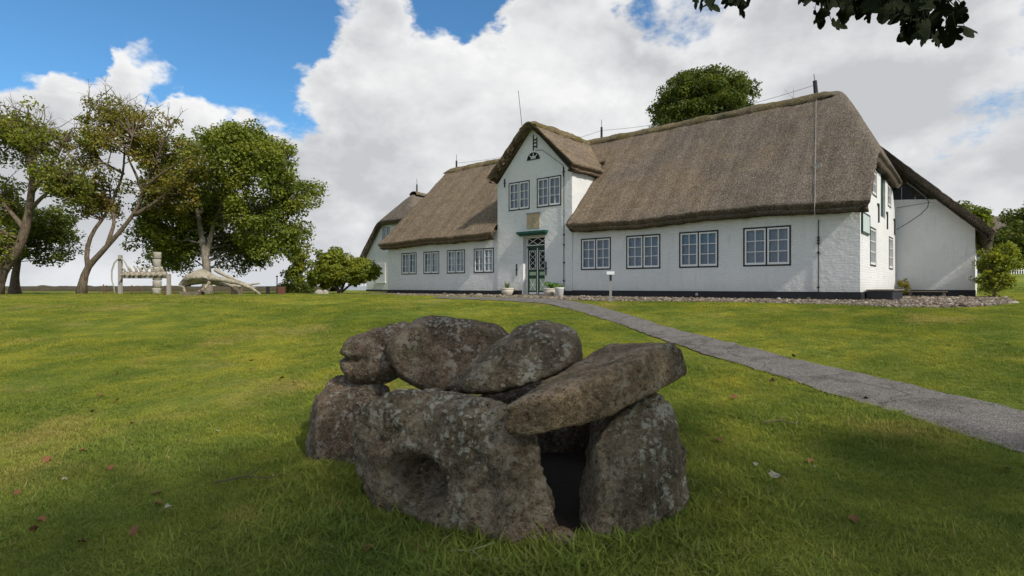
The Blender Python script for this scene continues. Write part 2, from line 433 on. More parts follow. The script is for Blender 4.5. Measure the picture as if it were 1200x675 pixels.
def leaf_fn(trans, gain=(1, 1, 1)):
    def fn(t):
        at = t.node('ShaderNodeAttribute', attribute_name='tint')
        col = t.mix(1.0, at.outputs['Color'], gain, 'MULTIPLY')
        d = princ(t, col, 0.55, None, 0.25)
        tr = t.node('ShaderNodeBsdfTranslucent', ins={'Color': t.mix(1.0, col, (1.25, 1.3, 0.6), 'MULTIPLY')})
        mx = t.node('ShaderNodeMixShader', ins={0: trans}); t.l.new(d, mx.inputs[1]); t.l.new(tr.outputs[0], mx.inputs[2])
        return mx.outputs[0]
    return fn
M_LEAF = mat('leaves', leaf_fn(0.45))
M_BIGLEAF = simple('shaded_sycamore_leaf', (0.014, 0.020, 0.009), 0.85, 0.3, 8, 60, 0.001, 0.05)  # near-black colour stands in for shade and backlight on the hanging leaves
def bark_fn(c0, c1):
    def fn(t):
        c = objco(t); x, y, z = t.sep(c)
        s = t.comb(x, y, t.math('MULTIPLY', z, 0.25)); n = t.noise(s, 16, 5, 0.7); b = t.noise(c, 2, 4)
        col = t.mix(t.ss(n, 0.3, 0.7), c0, c1); col = t.mix(t.math('MULTIPLY', t.ss(b, 0.5, 0.7), 0.4), col, (0.12, 0.125, 0.07))
        return princ(t, col, 0.9, bump(t, n, 0.04), 0.1)
    return fn
M_BARK = mat('bark_brown', bark_fn((0.07, 0.05, 0.035), (0.20, 0.155, 0.115)))
M_BARKG = mat('bark_grey', bark_fn((0.13, 0.115, 0.09), (0.34, 0.30, 0.25)))
M_BONE = simple('weathered_bone', (0.34, 0.30, 0.23), 0.9, 0.75, 6.0, 14, 0.08)
M_BONED = simple('grey_bone', (0.33, 0.305, 0.26), 0.9, 0.45, 7.0, 22, 0.02)
M_TIMBER = simple('weathered_timber', (0.16, 0.13, 0.10), 0.85, 0.35, 7, 40, 0.004)
M_PALEWOOD = simple('silvered_timber', (0.30, 0.28, 0.25), 0.85, 0.3, 7, 40, 0.004)
M_RUST = simple('rusty_iron', (0.13, 0.055, 0.035), 0.8, 0.4, 10, 50, 0.002)
M_PLINTH = simple('tarred_plinth', (0.018, 0.019, 0.022), 0.6, 0.4, 3, 20, 0.008)
M_BLACK = simple('black_paint', (0.016, 0.017, 0.018), 0.45, 0.3, 4, 30, 0.001)
M_WHITE = simple('white_gloss_paint', (0.72, 0.72, 0.71), 0.4, 0.05, 4, 30, 0.001)
M_GREEN = simple('dark_green_paint', (0.010, 0.040, 0.026), 0.35, 0.25, 4, 30, 0.001)
M_TEAL = simple('green_paint', (0.011, 0.075, 0.050), 0.4, 0.25, 4, 30, 0.001)
M_PALEG = simple('pale_green_paint', (0.30, 0.42, 0.27), 0.45, 0.15, 4, 30, 0.001)
M_SAND = simple('sandstone', (0.42, 0.34, 0.22), 0.85, 0.3, 9, 40, 0.006)
M_IRON = simple('wrought_iron', (0.02, 0.02, 0.021), 0.55, 0.3, 8, 40, 0.001)
M_ZINC = simple('galvanised_wire', (0.36, 0.36, 0.35), 0.5, 0.15, 8, 40, 0.001, 0.4, 0.3)
M_CURT = simple('lace_curtain', (0.62, 0.66, 0.72), 0.9, 0.12, 5, 60, 0.002)
M_CURTSKY = simple('sky_tinted_curtain', (0.27, 0.34, 0.45), 0.9, 0.3, 9, 60, 0.002)  # lace with the sky's reflection in the panes put into its blue
M_DARK = simple('unlit_interior', (0.012, 0.012, 0.013), 0.9, 0.1)
M_CLAY = simple('pale_stoneware', (0.52, 0.48, 0.40), 0.7, 0.2, 7, 40, 0.003)
M_CLAYW = simple('white_glazed_pot', (0.62, 0.62, 0.60), 0.5, 0.12, 7, 40, 0.002)
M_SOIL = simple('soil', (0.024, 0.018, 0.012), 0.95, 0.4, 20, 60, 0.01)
M_SIGN = simple('white_sign_enamel', (0.4, 0.42, 0.42), 0.5, 0.04)
M_BOARD = simple('notice_board_glass', (0.58, 0.66, 0.64), 0.25, 0.1, 3, 20, 0.001, 0.5)
M_STEEL = simple('grey_post', (0.22, 0.22, 0.215), 0.55, 0.2, 8, 40, 0.001)
M_BANK = simple('earth_bank', (0.06, 0.05, 0.028), 0.95, 0.5, 3.0, 14, 0.05)
M_DRYLEAF = simple('dry_leaf', (0.17, 0.075, 0.03), 0.7, 0.4, 20, 60, 0.002)
M_PALELEAF = simple('bleached_leaf', (0.33, 0.30, 0.23), 0.7, 0.2, 20, 60, 0.002)
M_TWIG = simple('dead_twig', (0.10, 0.075, 0.055), 0.85, 0.3, 20, 60, 0.002)
def glass_fn(t):
    fr = t.node('ShaderNodeFresnel', ins={'IOR': 1.5})
    wob = bump(t, t.noise(objco(t), 3.0, 2), 0.006, 0.5)
    g = t.node('ShaderNodeBsdfGlossy', ins={'Color': (1, 1, 1), 'Roughness': 0.02}); t.l.new(wob, g.inputs['Normal'])
    tr = t.node('ShaderNodeBsdfTransparent', ins={'Color': (0.86, 0.92, 0.98)})
    mx = t.node('ShaderNodeMixShader', ins={0: t.math('MULTIPLY', fr.outputs[0], 1.1, clamp=True)})
    t.l.new(tr.outputs[0], mx.inputs[1]); t.l.new(g.outputs[0], mx.inputs[2]); return mx.outputs[0]
M_GLASS = mat('window_glass', glass_fn)
def sea_fn(t):
    pos = posco(t); n = t.noise(pos, 0.15, 4)
    return princ(t, (0.10, 0.13, 0.15), 0.25, bump(t, n, 0.4, 0.4), 0.5)
M_SEA = mat('sea_water', sea_fn)

# ================================================================== SETTING
def build_ground():
    near = np.concatenate([np.linspace(-6000, -120, 22)[:-1], np.linspace(-120, -24, 40)[:-1], np.linspace(-24, 30, 271)[:-1], np.linspace(30, 130, 40)[:-1], np.linspace(130, 6000, 22)])
    ny = np.concatenate([np.linspace(-3000, -40, 10)[:-1], np.linspace(-40, -4, 24)[:-1], np.linspace(-4, 40, 251)[:-1], np.linspace(40, 110, 60)[:-1], np.linspace(110, 9000, 36)])
    X, Y = np.meshgrid(near, ny); Z = ground_z(X, Y)
    nx, n = len(near), len(ny); idx = np.arange(nx*n).reshape(n, nx)
    F = np.stack([idx[:-1, :-1], idx[:-1, 1:], idx[1:, 1:], idx[1:, :-1]], -1).reshape(-1, 4)
    me = mesh_np('ground', np.stack([X, Y, Z], -1).reshape(-1, 3), F, True, M_GROUND)
    tag(link_mesh('ground', me), kind='structure')
build_ground()
tag(MB().add([(-9000, 55, -3.4), (9000, 55, -3.4), (9000, 15000, -3.4), (-9000, 15000, -3.4)], [(0, 1, 2, 3)]).build('sea', M_SEA), kind='structure')

def resample(pts, n):
    pts = np.array([tuple(p)[:2] for p in pts], float); d = np.r_[0, np.cumsum(np.hypot(*np.diff(pts, axis=0).T))]
    s = np.linspace(0, d[-1], n); return np.stack([np.interp(s, d, pts[:, 0]), np.interp(s, d, pts[:, 1])], -1)
def H2W(x, y, z=0.0):
    """house coordinates (x right along the facade, y into the house) to world"""
    return Vector((HC[0]+0.757*x+0.653*y, HC[1]-0.653*x+0.757*y, HZ+z))
# path: two edges read on the ground, carried past the frame on the right
pa = [G(*p) for p in [(1200, 484), (1103, 461.6), (988, 434), (854, 402), (780, 383.7), (720, 364.5), (690, 357)]]
pb = [G(*p) for p in [(1200, 533.6), (1028, 480.5), (879, 432), (780, 400.5), (709, 375.5), (668, 362.5), (640, 356.5)]]
def ext(l, k):
    d = Vector(l[0])-Vector(l[1]); d.normalize(); return [Vector(l[0])+d*k]+l
pa = ext(pa, 9.0); pb = ext(pb, 9.0)
pa += [G(*q) for q in [(664, 352.3), (630, 350.3), (590, 349.2), (520, 348.2)]]
pb += [G(*q) for q in [(610, 354.2), (570, 352.2), (530, 350.6), (500, 349.3)]]
EA, EB = resample(pa, 220), resample(pb, 220)
def smooth1(a, k=9):
    ker = np.ones(k)/k; p = np.pad(a, ((k//2, k//2), (0, 0)), 'edge')
    return np.stack([np.convolve(p[:, i], ker, 'valid') for i in (0, 1)], -1)
EA, EB = smooth1(EA), smooth1(EB)
wob = fbm(np.stack([np.arange(220)*0.5, np.zeros(220), np.zeros(220)], -1), 1, 4, 0.7)*0.05
dirn = (EB-EA)/np.linalg.norm(EB-EA, axis=1)[:, None]
EA = EA + dirn*wob[:, None]; EB = EB + dirn*np.roll(wob, 40)[:, None]
def build_path():
    m = 14; t = np.linspace(0, 1, m)[None, :, None]
    XY = EA[:, None, :]*(1-t)+EB[:, None, :]*t
    Z = ground_z(XY[..., 0], XY[..., 1]) + 0.02 + 0.012*np.sin(np.pi*t[..., 0])
    V = np.concatenate([XY, Z[..., None]], -1).reshape(-1, 3); idx = np.arange(220*m).reshape(220, m)
    F = np.stack([idx[:-1, :-1], idx[1:, :-1], idx[1:, 1:], idx[:-1, 1:]], -1).reshape(-1, 4)
    tag(link_mesh('path', mesh_np('path', V, F, True, M_PATH)), kind='structure')
build_path()
PATHPOLY = np.concatenate([EA, EB[::-1]])
def inpoly(x, y, poly):
    c = np.zeros(x.shape, bool); n = len(poly); j = n-1
    for i in range(n):
        xi, yi = poly[i]; xj, yj = poly[j]
        c ^= ((yi > y) != (yj > y)) & (x < (xj-xi)*(y-yi)/(yj-yi+1e-12)+xi); j = i
    return c
# gravel bed along the foot of the house
GBW = np.array([tuple(q)[:2] for q in [H2W(0, 8.2), H2W(0, 0.1), H2W(-21.8, 0.1), H2W(-21.9, -0.7)]+[G(*q) for q in [(480, 346.6), (540, 348.0), (600, 349.3), (660, 351.6), (700, 353.0), (760, 353.6), (830, 354.0), (900, 355.5), (960, 357.0), (1040, 360.5), (1100, 361.5), (1160, 359.0), (1192, 356.0), (1185, 351)]]+[H2W(3.2, 8.4), H2W(2.5, 8.2)]])
def grid_in_poly(poly, step):
    x0, y0 = poly.min(0); x1, y1 = poly.max(0)
    return np.meshgrid(np.arange(x0, x1+step, step), np.arange(y0, y1+step, step))
def build_gravel_bed():
    X, Y = grid_in_poly(GBW, 0.12); Z = ground_z(X, Y)+0.012
    idx = np.arange(X.size).reshape(X.shape)
    xc = (X[:-1, :-1]+X[1:, 1:])/2; yc = (Y[:-1, :-1]+Y[1:, 1:])/2
    m = inpoly(xc.ravel(), yc.ravel(), GBW)
    F = np.stack([idx[:-1, :-1], idx[:-1, 1:], idx[1:, 1:], idx[1:, :-1]], -1).reshape(-1, 4)[m]
    used, inv = np.unique(F, return_inverse=True)
    V = np.stack([X, Y, Z], -1).reshape(-1, 3)[used]
    tag(link_mesh('gravel_bed', mesh_np('gravel_bed', V, inv.reshape(-1, 4), True, M_GRAVEL)), kind='structure')
build_gravel_bed()

# ------------------------------------------------------------------ scattering with geometry nodes
def scatter(name, pts, rot, scl, idx, protos, parent=None):
    me = bpy.data.meshes.new(name); me.vertices.add(len(pts)); me.vertices.foreach_set('co', np.asarray(pts, np.float32).ravel())
    for nm, typ, arr in (('rot', 'FLOAT_VECTOR', rot), ('scl', 'FLOAT', scl), ('pick', 'INT', idx)):
        a = me.attributes.new(nm, typ, 'POINT'); a.data.foreach_set('vector' if typ == 'FLOAT_VECTOR' else 'value', np.asarray(arr, np.int32 if typ == 'INT' else np.float32).ravel())
    o = link_mesh(name, me, None, parent)
    col = bpy.data.collections.new(name+'_kinds')
    for k, (pm) in enumerate(protos):
        col.objects.link(bpy.data.objects.new('%s_kind_%02d' % (name, k), pm))
    ng = bpy.data.node_groups.new(name, 'GeometryNodeTree')
    ng.interface.new_socket('Geometry', in_out='INPUT', socket_type='NodeSocketGeometry')
    ng.interface.new_socket('Geometry', in_out='OUTPUT', socket_type='NodeSocketGeometry')
    t = NT(ng); gi = t.node('NodeGroupInput'); go = t.node('NodeGroupOutput')
    ci = t.node('GeometryNodeCollectionInfo', ins={'Collection': col, 'Separate Children': True, 'Reset Children': True})
    def na(nm, dt):
        a = t.node('GeometryNodeInputNamedAttribute', data_type=dt); a.inputs['Name'].default_value = nm
        return a.outputs['Attribute']
    ip = t.node('GeometryNodeInstanceOnPoints')
    t.l.new(gi.outputs[0], ip.inputs['Points']); t.l.new(ci.outputs[0], ip.inputs['Instance'])
    ip.inputs['Pick Instance'].default_value = True
    t.l.new(na('pick', 'INT'), ip.inputs['Instance Index']); t.l.new(na('rot', 'FLOAT_VECTOR'), ip.inputs['Rotation']); t.l.new(na('scl', 'FLOAT'), ip.inputs['Scale'])
    t.l.new(ip.outputs[0], go.inputs[0])
    md = o.modifiers.new('scatter', 'NODES'); md.node_group = ng
    return o
rng = np.random.default_rng(7)
def pebble_mesh(k):
    bm = bmesh.new(); bmesh.ops.create_icosphere(bm, subdivisions=2, radius=1.0)
    r = np.random.default_rng(k)
    s = (1.0, r.uniform(0.6, 0.9), r.uniform(0.4, 0.65))
    for v in bm.verts:
        q = np.array([tuple(v.co)])*1.1+k*7
        v.co *= 1+0.22*float(fbm(q, 1, 2, 0.5, k)[0]); v.co = Vector((v.co.x*s[0], v.co.y*s[1], v.co.z*s[2]))
        v.co *= 0.03
    me = bpy.data.meshes.new('pebble'); bm.to_mesh(me); bm.free(); me.materials.append(M_PEBBLE)
    me.polygons.foreach_set('use_smooth', np.ones(len(me.polygons), bool)); return me
def build_gravel():
    n = 60000; x0, y0 = GBW.min(0); x1, y1 = GBW.max(0)
    x = rng.uniform(x0, x1, n*3); y = rng.uniform(y0, y1, n*3)
    poly = GBW
    m = inpoly(x, y, poly); x, y = x[m][:34000], y[m][:34000]
    z = ground_z(x, y)+0.018; n = len(x)
    # strays at the edge of the bed
    rot = np.stack([rng.normal(0, .3, n), rng.normal(0, .3, n), rng.uniform(0, 6.28, n)], -1)
    scatter('gravel', np.stack([x, y, z], -1), rot, rng.lognormal(-0.22, 0.42, n), rng.integers(0, 5, n), [pebble_mesh(k) for k in range(5)])
    tag(bpy.data.objects['gravel'], 'loose brown and grey shingle along the foot of the house', 'gravel', kind='stuff')
build_gravel()

# ================================================================== HOUSE
def thatch(name, X, Y, zf, mask, thick, parent, mat_, seed=0, under=0.3, rough=0.03, lip=0.05, smooth=True):
    """closed, uneven sheet of thatch over the grid X, Y; mask selects the cells that are covered"""
    Z = zf(X, Y); P3 = np.stack([X, Y, Z], -1).reshape(-1, 3)
    nz = (rough*1.3*fbm(P3, 0.9, 3, 0.5, seed) + rough*0.55*fbm(P3, 6.0, 3, 0.6, seed+9)).reshape(X.shape)
    Z = Z+nz
    ny, nx = X.shape; idx = np.arange(nx*ny).reshape(ny, nx)
    F = np.stack([idx[:-1, :-1], idx[:-1, 1:], idx[1:, 1:], idx[1:, :-1]], -1)
    F = F[mask]
    e = np.concatenate([F[:, [0, 1]], F[:, [1, 2]], F[:, [2, 3]], F[:, [3, 0]]])
    key = np.sort(e, 1); code = key[:, 0].astype(np.int64)*(nx*ny)+key[:, 1]
    uq, inv, cnt = np.unique(code, return_inverse=True, return_counts=True)
    be = e[cnt[inv] == 1]; bv = np.unique(be)
    top = np.stack([X, Y, Z], -1).reshape(-1, 3).copy()
    ragged = 0.018*vnoise(top*7.0, seed+3)
    inw = np.zeros_like(top); cc = top[F].mean(1); m4 = np.isin(F, bv)
    for k in range(4): np.add.at(inw, F[:, k], (cc-top[F[:, k]]))
    inw[:, 2] = 0; inw /= np.linalg.norm(inw, axis=1)[:, None]+1e-9
    top[bv] += inw[bv]*ragged[bv, None]
    mid = top.copy(); bot = top.copy()
    mid[:, 2] -= lip; mid[bv] += inw[bv]*0.012
    bot[:, 2] -= thick; bot[bv] += inw[bv]*under; bot[bv, 2] += ragged[bv]
    N = nx*ny
    side1 = np.stack([be[:, 1], be[:, 0], be[:, 0]+N, be[:, 1]+N], -1); side2 = np.stack([be[:, 1]+N, be[:, 0]+N, be[:, 0]+2*N, be[:, 1]+2*N], -1)
    Fall = np.concatenate([F, F[:, ::-1]+2*N, side1, side2])
    V = np.concatenate([top, mid, bot]); used, inv2 = np.unique(Fall, return_inverse=True)
    me = mesh_np(name, V[used], inv2.reshape(-1, 4), True, mat_)
    if len(me.polygons) == len(Fall):
        sm = np.ones(len(Fall), bool); sm[2*len(F):] = False; me.polygons.foreach_set('use_smooth', sm)
    return link_mesh(name, me, None, parent)
def smin(*zs, k=7.0):
    s = 0
    for z in zs: s = s+np.exp(-k*(z-zs[0]))
    return zs[0]-np.log(s)/k

house = empty('thatched_house', (HC[0], HC[1], HZ), HROT)
tag(house, 'long white museum house with thatched roof, dark plinth and front gable', 'house')
L = 21.3; W = 8.1; GX0, GX1 = -13.42, -9.52; GXC = (GX0+GX1)/2

def wall_holes(a0, a1, z0, z1, holes, thick, reveal=None):
    """rectangular wall in its own plane: x = a, y = 0 (outer face) .. thick, with rectangular through holes"""
    xs = sorted({a0, a1, *[h[0] for h in holes], *[h[1] for h in holes]}); zs = sorted({z0, z1, *[h[2] for h in holes], *[h[3] for h in holes]})
    mb = MB(); key = {}
    def vid(x, y, z):
        k = (round(x, 5), round(y, 5), round(z, 5))
        if k not in key: key[k] = len(mb.v); mb.v.append(k)
        return key[k]
    def hole(xc, zc): return any(h[0] < xc < h[1] and h[2] < zc < h[3] for h in holes)
    nx, nz = len(xs)-1, len(zs)-1
    solid = [[not hole((xs[i]+xs[i+1])/2, (zs[j]+zs[j+1])/2) for j in range(nz)] for i in range(nx)]
    def sol(i, j): return 0 <= i < nx and 0 <= j < nz and solid[i][j]
    for i in range(nx):
        for j in range(nz):
            if not solid[i][j]: continue
            xa, xb, za, zb = xs[i], xs[i+1], zs[j], zs[j+1]
            mb.f.append((vid(xa, 0, za), vid(xb, 0, za), vid(xb, 0, zb), vid(xa, 0, zb)))
            mb.f.append((vid(xa, thick, zb), vid(xb, thick, zb), vid(xb, thick, za), vid(xa, thick, za)))
            if not sol(i-1, j): mb.f.append((vid(xa, 0, zb), vid(xa, thick, zb), vid(xa, thick, za), vid(xa, 0, za)))
            if not sol(i+1, j): mb.f.append((vid(xb, 0, za), vid(xb, thick, za), vid(xb, thick, zb), vid(xb, 0, zb)))
            if not sol(i, j-1): mb.f.append((vid(xa, 0, za), vid(xa, thick, za), vid(xb, thick, za), vid(xb, 0, za)))
            if not sol(i, j+1): mb.f.append((vid(xa, 0, zb), vid(xb, 0, zb), vid(xb, thick, zb), vid(xa, thick, zb)))
    return mb
WCACHE = {}
def window(parent, c, z0, w, h, rot=0.0, loc=None, two=True, fr=0.045, rows=3, cols=2, seed=0, curtain=True, proud=0.012, cmat=None):
    """casement window: black frame > white sashes with glazing bars, glass, lace curtain. c: (x, y) of the foot of the outer wall face"""
    key = (round(w, 3), round(h, 3), two, rows, cols, fr, curtain, cmat)
    if key not in WCACHE:
        f = MB(); y0, y1 = -proud, 0.075
        f.box(-w/2, w/2, y0, y1, 0, fr).box(-w/2, w/2, y0, y1, h-fr, h)
        f.box(-w/2, -w/2+fr, y0, y1, fr, h-fr).box(w/2-fr, w/2, y0, y1, fr, h-fr)
        if two: f.box(-fr*0.45, fr*0.45, y0, y1, fr, h-fr)
        fm = f.mesh('window', M_BLACK)
        iw = (w-2*fr-(fr*0.9 if two else 0))/(2 if two else 1); ih = h-2*fr; s = MB(); b = 0.048; g = 0.022; gap = 0.004
        ya, yb = -0.006, 0.05
        s.box(-iw/2+gap, iw/2-gap, ya, yb, gap, b+0.02).box(-iw/2+gap, iw/2-gap, ya, yb, ih-b, ih-gap)
        s.box(-iw/2+gap, -iw/2+b, ya, yb, b+0.02, ih-b).box(iw/2-b, iw/2-gap, ya, yb, b+0.02, ih-b)
        for k in range(1, cols):
            x = -iw/2+b+(iw-2*b)*k/cols; s.box(x-g/2, x+g/2, ya+0.006, yb-0.01, b+0.02, ih-b)
        for k in range(1, rows):
            z = b+0.02+(ih-2*b-0.02)*k/rows; s.box(-iw/2+b, iw/2-b, ya+0.009, yb-0.012, z-g/2, z+g/2)
        sm = s.mesh('sash', M_WHITE)
        p = MB(); p.add([(-iw/2+b-0.005, 0.024, b+0.01), (iw/2-b+0.005, 0.024, b+0.01), (iw/2-b+0.005, 0.024, ih-b+0.005), (-iw/2+b-0.005, 0.024, ih-b+0.005)], [(0, 1, 2, 3)]); pm = p.mesh('pane', M_GLASS)
        cm = None
        if curtain:
            n = 60; r = np.random.default_rng(int(w*1000)); xx = np.linspace(-w/2+fr*0.6, w/2-fr*0.6, n); ph = np.cumsum(r.uniform(0.5, 1.1, n))
            yy = 0.125+0.034*np.sin(ph)*r.uniform(0.5, 1.0, n)
            vs = [(x, y, fr*0.5) for x, y in zip(xx, yy)]+[(x, y+0.004, h-fr*0.5) for x, y in zip(xx, yy)]
            cm = MB().add(vs, [(i, i+1, n+i+1, n+i) for i in range(n-1)]).mesh('curtain', cmat or M_CURT, True)
        WCACHE[key] = (fm, sm, pm, cm, iw)
    fm, sm, pm, cm, iw = WCACHE[key]
    wo = link_mesh('window', fm, None, parent, (c[0], c[1], z0), (0, 0, rot))
    for sx in ((-1, 1) if two else (0,)):
        off = sx*(iw/2+fr*0.45)
        link_mesh('sash', sm, None, wo, (off, 0, fr)); link_mesh('pane', pm, None, wo, (off, 0, fr))
    if cm: link_mesh('curtain', cm, None, wo)
    return wo
def build_house():
    # openings of the facade
    def span(a, b): return -px_u(a), -px_u(b)
    right = [span(*p) for p in [(681, 716), (734, 774), (796, 842), (871, 927)]]
    left = [span(*p) for p in [(470.7, 488.3), (496.5, 514.8), (524, 545), (555.5, 579)]]
    zr = (1.02, 2.22); zl = (1.0, 2.1)
    hr = [(a, b, *zr) for a, b in right]; hl = [(a, b, *zl) for a, b in left]
    wr = wall_holes(GX1, 0.0, -0.4, 2.85, hr, 0.32).build('wall', M_WALLX, house)
    wl = wall_holes(-L, GX0, -0.4, 2.85, hl, 0.32).build('wall', M_WALLX, house)
    for a, b in right: window(house, ((a+b)/2, 0.0), zr[0], b-a, zr[1]-zr[0], cmat=M_CURTSKY)
    for a, b in left: window(house, ((a+b)/2, 0.0), zl[0], b-a, zl[1]-zl[0])
    # dark rooms behind the curtains
    # front gable, 4 cm proud of the facade
    gy = -0.04
    ga, gb = span(597, 621.5), span(630, 658.5)
    dx0, dx1 = -px_u(613.8), -px_u(639.2)
    holes = [(ga[0], ga[1], 3.6, 4.8), (gb[0], gb[1], 3.6, 4.8), (dx0, dx1, -0.4, 2.47)]
    g = wall_holes(GX0, GX1, -0.4, 4.86, holes, 0.36)
    g.prism([(GX0+0.03, 4.86), (GX1-0.03, 4.86), (GXC, 6.93)], 0.0, 0.36)
    g.build('gable_wall', M_WALLX, house, loc=(0, gy, 0))
    for a, b in (ga, gb): window(house, ((a+b)/2, gy), 3.6, b-a, 1.2, cmat=M_CURTSKY)
    # side cheeks of the gable
    MB().box(GX1-0.3, GX1-0.002, gy+0.36, 3.4, 2.3, 5.05).build('cheek_wall', M_WALLY, house)
    MB().box(GX0+0.002, GX0+0.3, gy+0.36, 3.4, 2.3, 5.05).build('cheek_wall', M_WALLY, house)
    # lunette under the peak
    n = 14; cxl = -px_u(626); r0 = 0.33; pts = [(r0*math.cos(math.pi*i/n), 0.30*math.sin(math.pi*i/n)) for i in range(n+1)]
    lz = 5.60; f = MB()
    inner = [(x*0.84, max(0.0, z*0.84)+0.03) for x, z in pts]
    for i in range(n):
        a, b, c, d = pts[i], pts[i+1], inner[i+1], inner[i]
        f.prism([a, b, c, d][::-1], -0.03, 0.0)
    f.prism([(-r0, 0), (r0, 0), (r0*0.84, 0.03), (-r0*0.84, 0.03)], -0.032, 0.0)
    lu = f.build('fanlight', M_BLACK, house, loc=(cxl, gy, lz))
    MB().prism([(x*0.9, z*0.9+0.01) for x, z in pts], -0.012, -0.004).build('pane', M_DARK, lu)
    br = MB()
    for an in (45, 90, 135):
        c, s = math.cos(R(an)), math.sin(R(an)); px, pz = -s*0.014, c*0.014
        br.prism([(px, pz+0.02), (-px, -pz+0.02), (0.285*c-px, 0.262*s-pz+0.02), (0.285*c+px, 0.262*s+pz+0.02)][::-1], -0.024, -0.013)
    arc = [(0.13*math.cos(math.pi*i/8), 0.13*math.sin(math.pi*i/8)+0.025) for i in range(9)]
    for i in range(8):
        a, b = arc[i], arc[i+1]; br.prism([a, b, (b[0]*0.78, b[1]*0.8), (a[0]*0.78, a[1]*0.8)][::-1], -0.023, -0.014)
    br.build('glazing_bar', M_WHITE, lu)
    # door in its deep recess
    dw = dx1-dx0; dc = (dx0+dx1)/2; ry = gy+0.26
    d = MB(); fw = 0.055
    d.box(dx0+0.003, dx0+fw, ry-0.03, ry+0.06, -0.05, 2.465).box(dx1-fw, dx1-0.003, ry-0.03, ry+0.06, -0.05, 2.465)
    d.box(dx0+fw, dx1-fw, ry-0.03, ry+0.06, 2.41, 2.465)
    door = d.build('door', M_WHITE, house)
    MB().box(dx0+fw, dx1-fw, ry-0.05, ry+0.05, 2.00, 2.09).build('transom_bar', M_GREEN, door)
    MB().box(dx0+fw, dx1-fw, ry-0.045, ry+0.045, 2.092, 2.125).build('transom_rail', M_WHITE, door)
    MB().box(dx0+fw, dx1-fw, ry+0.02, ry+0.03, 2.126, 2.409).build('transom_pane', M_DARK, door)
    x0, x1 = dx0+fw, dx1-fw; tb = MB()
    def bar(mb, a, b, w, y0, y1):
        dx, dz = b[0]-a[0], b[1]-a[1]; l = math.hypot(dx, dz); nx, nz = -dz/l*w/2, dx/l*w/2
        mb.prism([(a[0]-nx, a[1]-nz), (b[0]-nx, b[1]-nz), (b[0]+nx, b[1]+nz), (a[0]+nx, a[1]+nz)], y0, y1)
    for k in range(2):
        xa = x0+(x1-x0)*k/2; xb = x0+(x1-x0)*(k+1)/2
        bar(tb, (xa, 2.13), (xb, 2.405), 0.022, ry-0.004, ry+0.012); bar(tb, (xa, 2.405), (xb, 2.13), 0.022, ry-0.002, ry+0.014)
    tb.build('transom_lattice', M_WHITE, door)
    mid = (x0+x1)/2
    for s, (a, b) in enumerate(((x0, mid-0.012), (mid+0.012, x1))):
        lw = b-a; lf = MB().box(a+0.002, b-0.002, ry, ry+0.045, 0.05, 1.998).build('door_leaf', M_GREEN, door)
    pn = MB().box(mid-0.018, mid+0.018, ry-0.02, ry+0.02, 0.05, 1.998).build('door_stop', M_WHITE, door)
    for a, b in ((x0, mid-0.02), (mid+0.02, x1)):
        i0, i1 = a+0.105, b-0.075
        MB().box(i0, i1, ry-0.008, ry-0.002, 1.13, 1.86).build('door_pane', M_DARK, door)
        la = MB(); fy0, fy1 = ry-0.02, ry-0.006
        la.box(i0-0.02, i0, fy0, fy1, 1.11, 1.88).box(i1, i1+0.02, fy0, fy1, 1.11, 1.88).box(i0, i1, fy0, fy1, 1.11, 1.13).box(i0, i1, fy0, fy1, 1.86, 1.88)
        mx = (i0+i1)/2
        for k in range(3):
            za = 1.13+0.73*k/3; zb = 1.13+0.73*(k+1)/3; zm = (za+zb)/2
            for q, (p1, p2) in enumerate((((mx, za), (i1, zm)), ((i1, zm), (mx, zb)), ((mx, zb), (i0, zm)), ((i0, zm), (mx, za)))):
                bar(la, p1, p2, 0.011, fy0+0.002+0.0006*q, fy1-0.002)
        la.build('door_lattice', M_WHITE, door)
        MB().box(i0-0.01, i1+0.01, ry-0.012, ry-0.001, 0.86, 1.0).build('door_panel', M_PALEG, door)
        MB().box(i0-0.01, i1+0.01, ry-0.012, ry-0.001, 0.22, 0.72).build('door_panel', M_PALEG, door)
        xb_ = MB(); bar(xb_, (i0, 0.24), (i1, 0.70), 0.03, ry-0.022, ry-0.013); bar(xb_, (i0, 0.70), (i1, 0.24), 0.03, ry-0.024, ry-0.0135)
        bar(xb_, (i0, 0.47), (i1, 0.47), 0.025, ry-0.0215, ry-0.0132); xb_.build('door_cross', M_WHITE, door)
        MB().box(i0-0.04, i1+0.03, ry-0.014, ry-0.002, 0.07, 0.16).build('kick_strip', M_WHITE, door)
    hb = MB().tube([(mid-0.07, ry-0.06, 1.02), (mid-0.07, ry-0.06, 1.10)], 0.012, 8).build('door_handle', M_IRON, door)
    MB().box(dx0-0.15, dx1+0.25, -0.5, gy+0.25, -0.3, 0.045).build('door_step', M_SAND, house)
    cp = MB()
    cp.box(dx0-0.22, dx1+0.16, gy-0.20, gy, 2.58, 2.66).box(dx0-0.19, dx1+0.13, gy-0.15, gy, 2.535, 2.579).box(dx0-0.14, dx1+0.09, gy-0.09, gy, 2.49, 2.534)
    cp.build('door_canopy', M_TEAL, house)
    # date stone
    sx0, sx1 = span(618.5, 633.5)
    ds = MB().box(sx0, sx1, gy-0.03, gy, 2.78, 3.38).build('date_stone', M_SAND, house)
    rel = MB()
    for k in range(7):
        a = -1.2+k*0.4; rel.tube([( (sx0+sx1)/2+0.16*math.sin(a*1.3), gy-0.034, 3.1+0.13*math.cos(a*1.7)), ((sx0+sx1)/2+0.1*math.cos(a), gy-0.036, 3.0+0.12*math.sin(2*a))], 0.012, 6)
    rel.build('relief', M_SAND, ds)
    MB().box(sx0-0.02, sx1+0.02, gy-0.05, gy, 3.381, 3.43).build('date_stone_hood', M_PALEWOOD, ds)
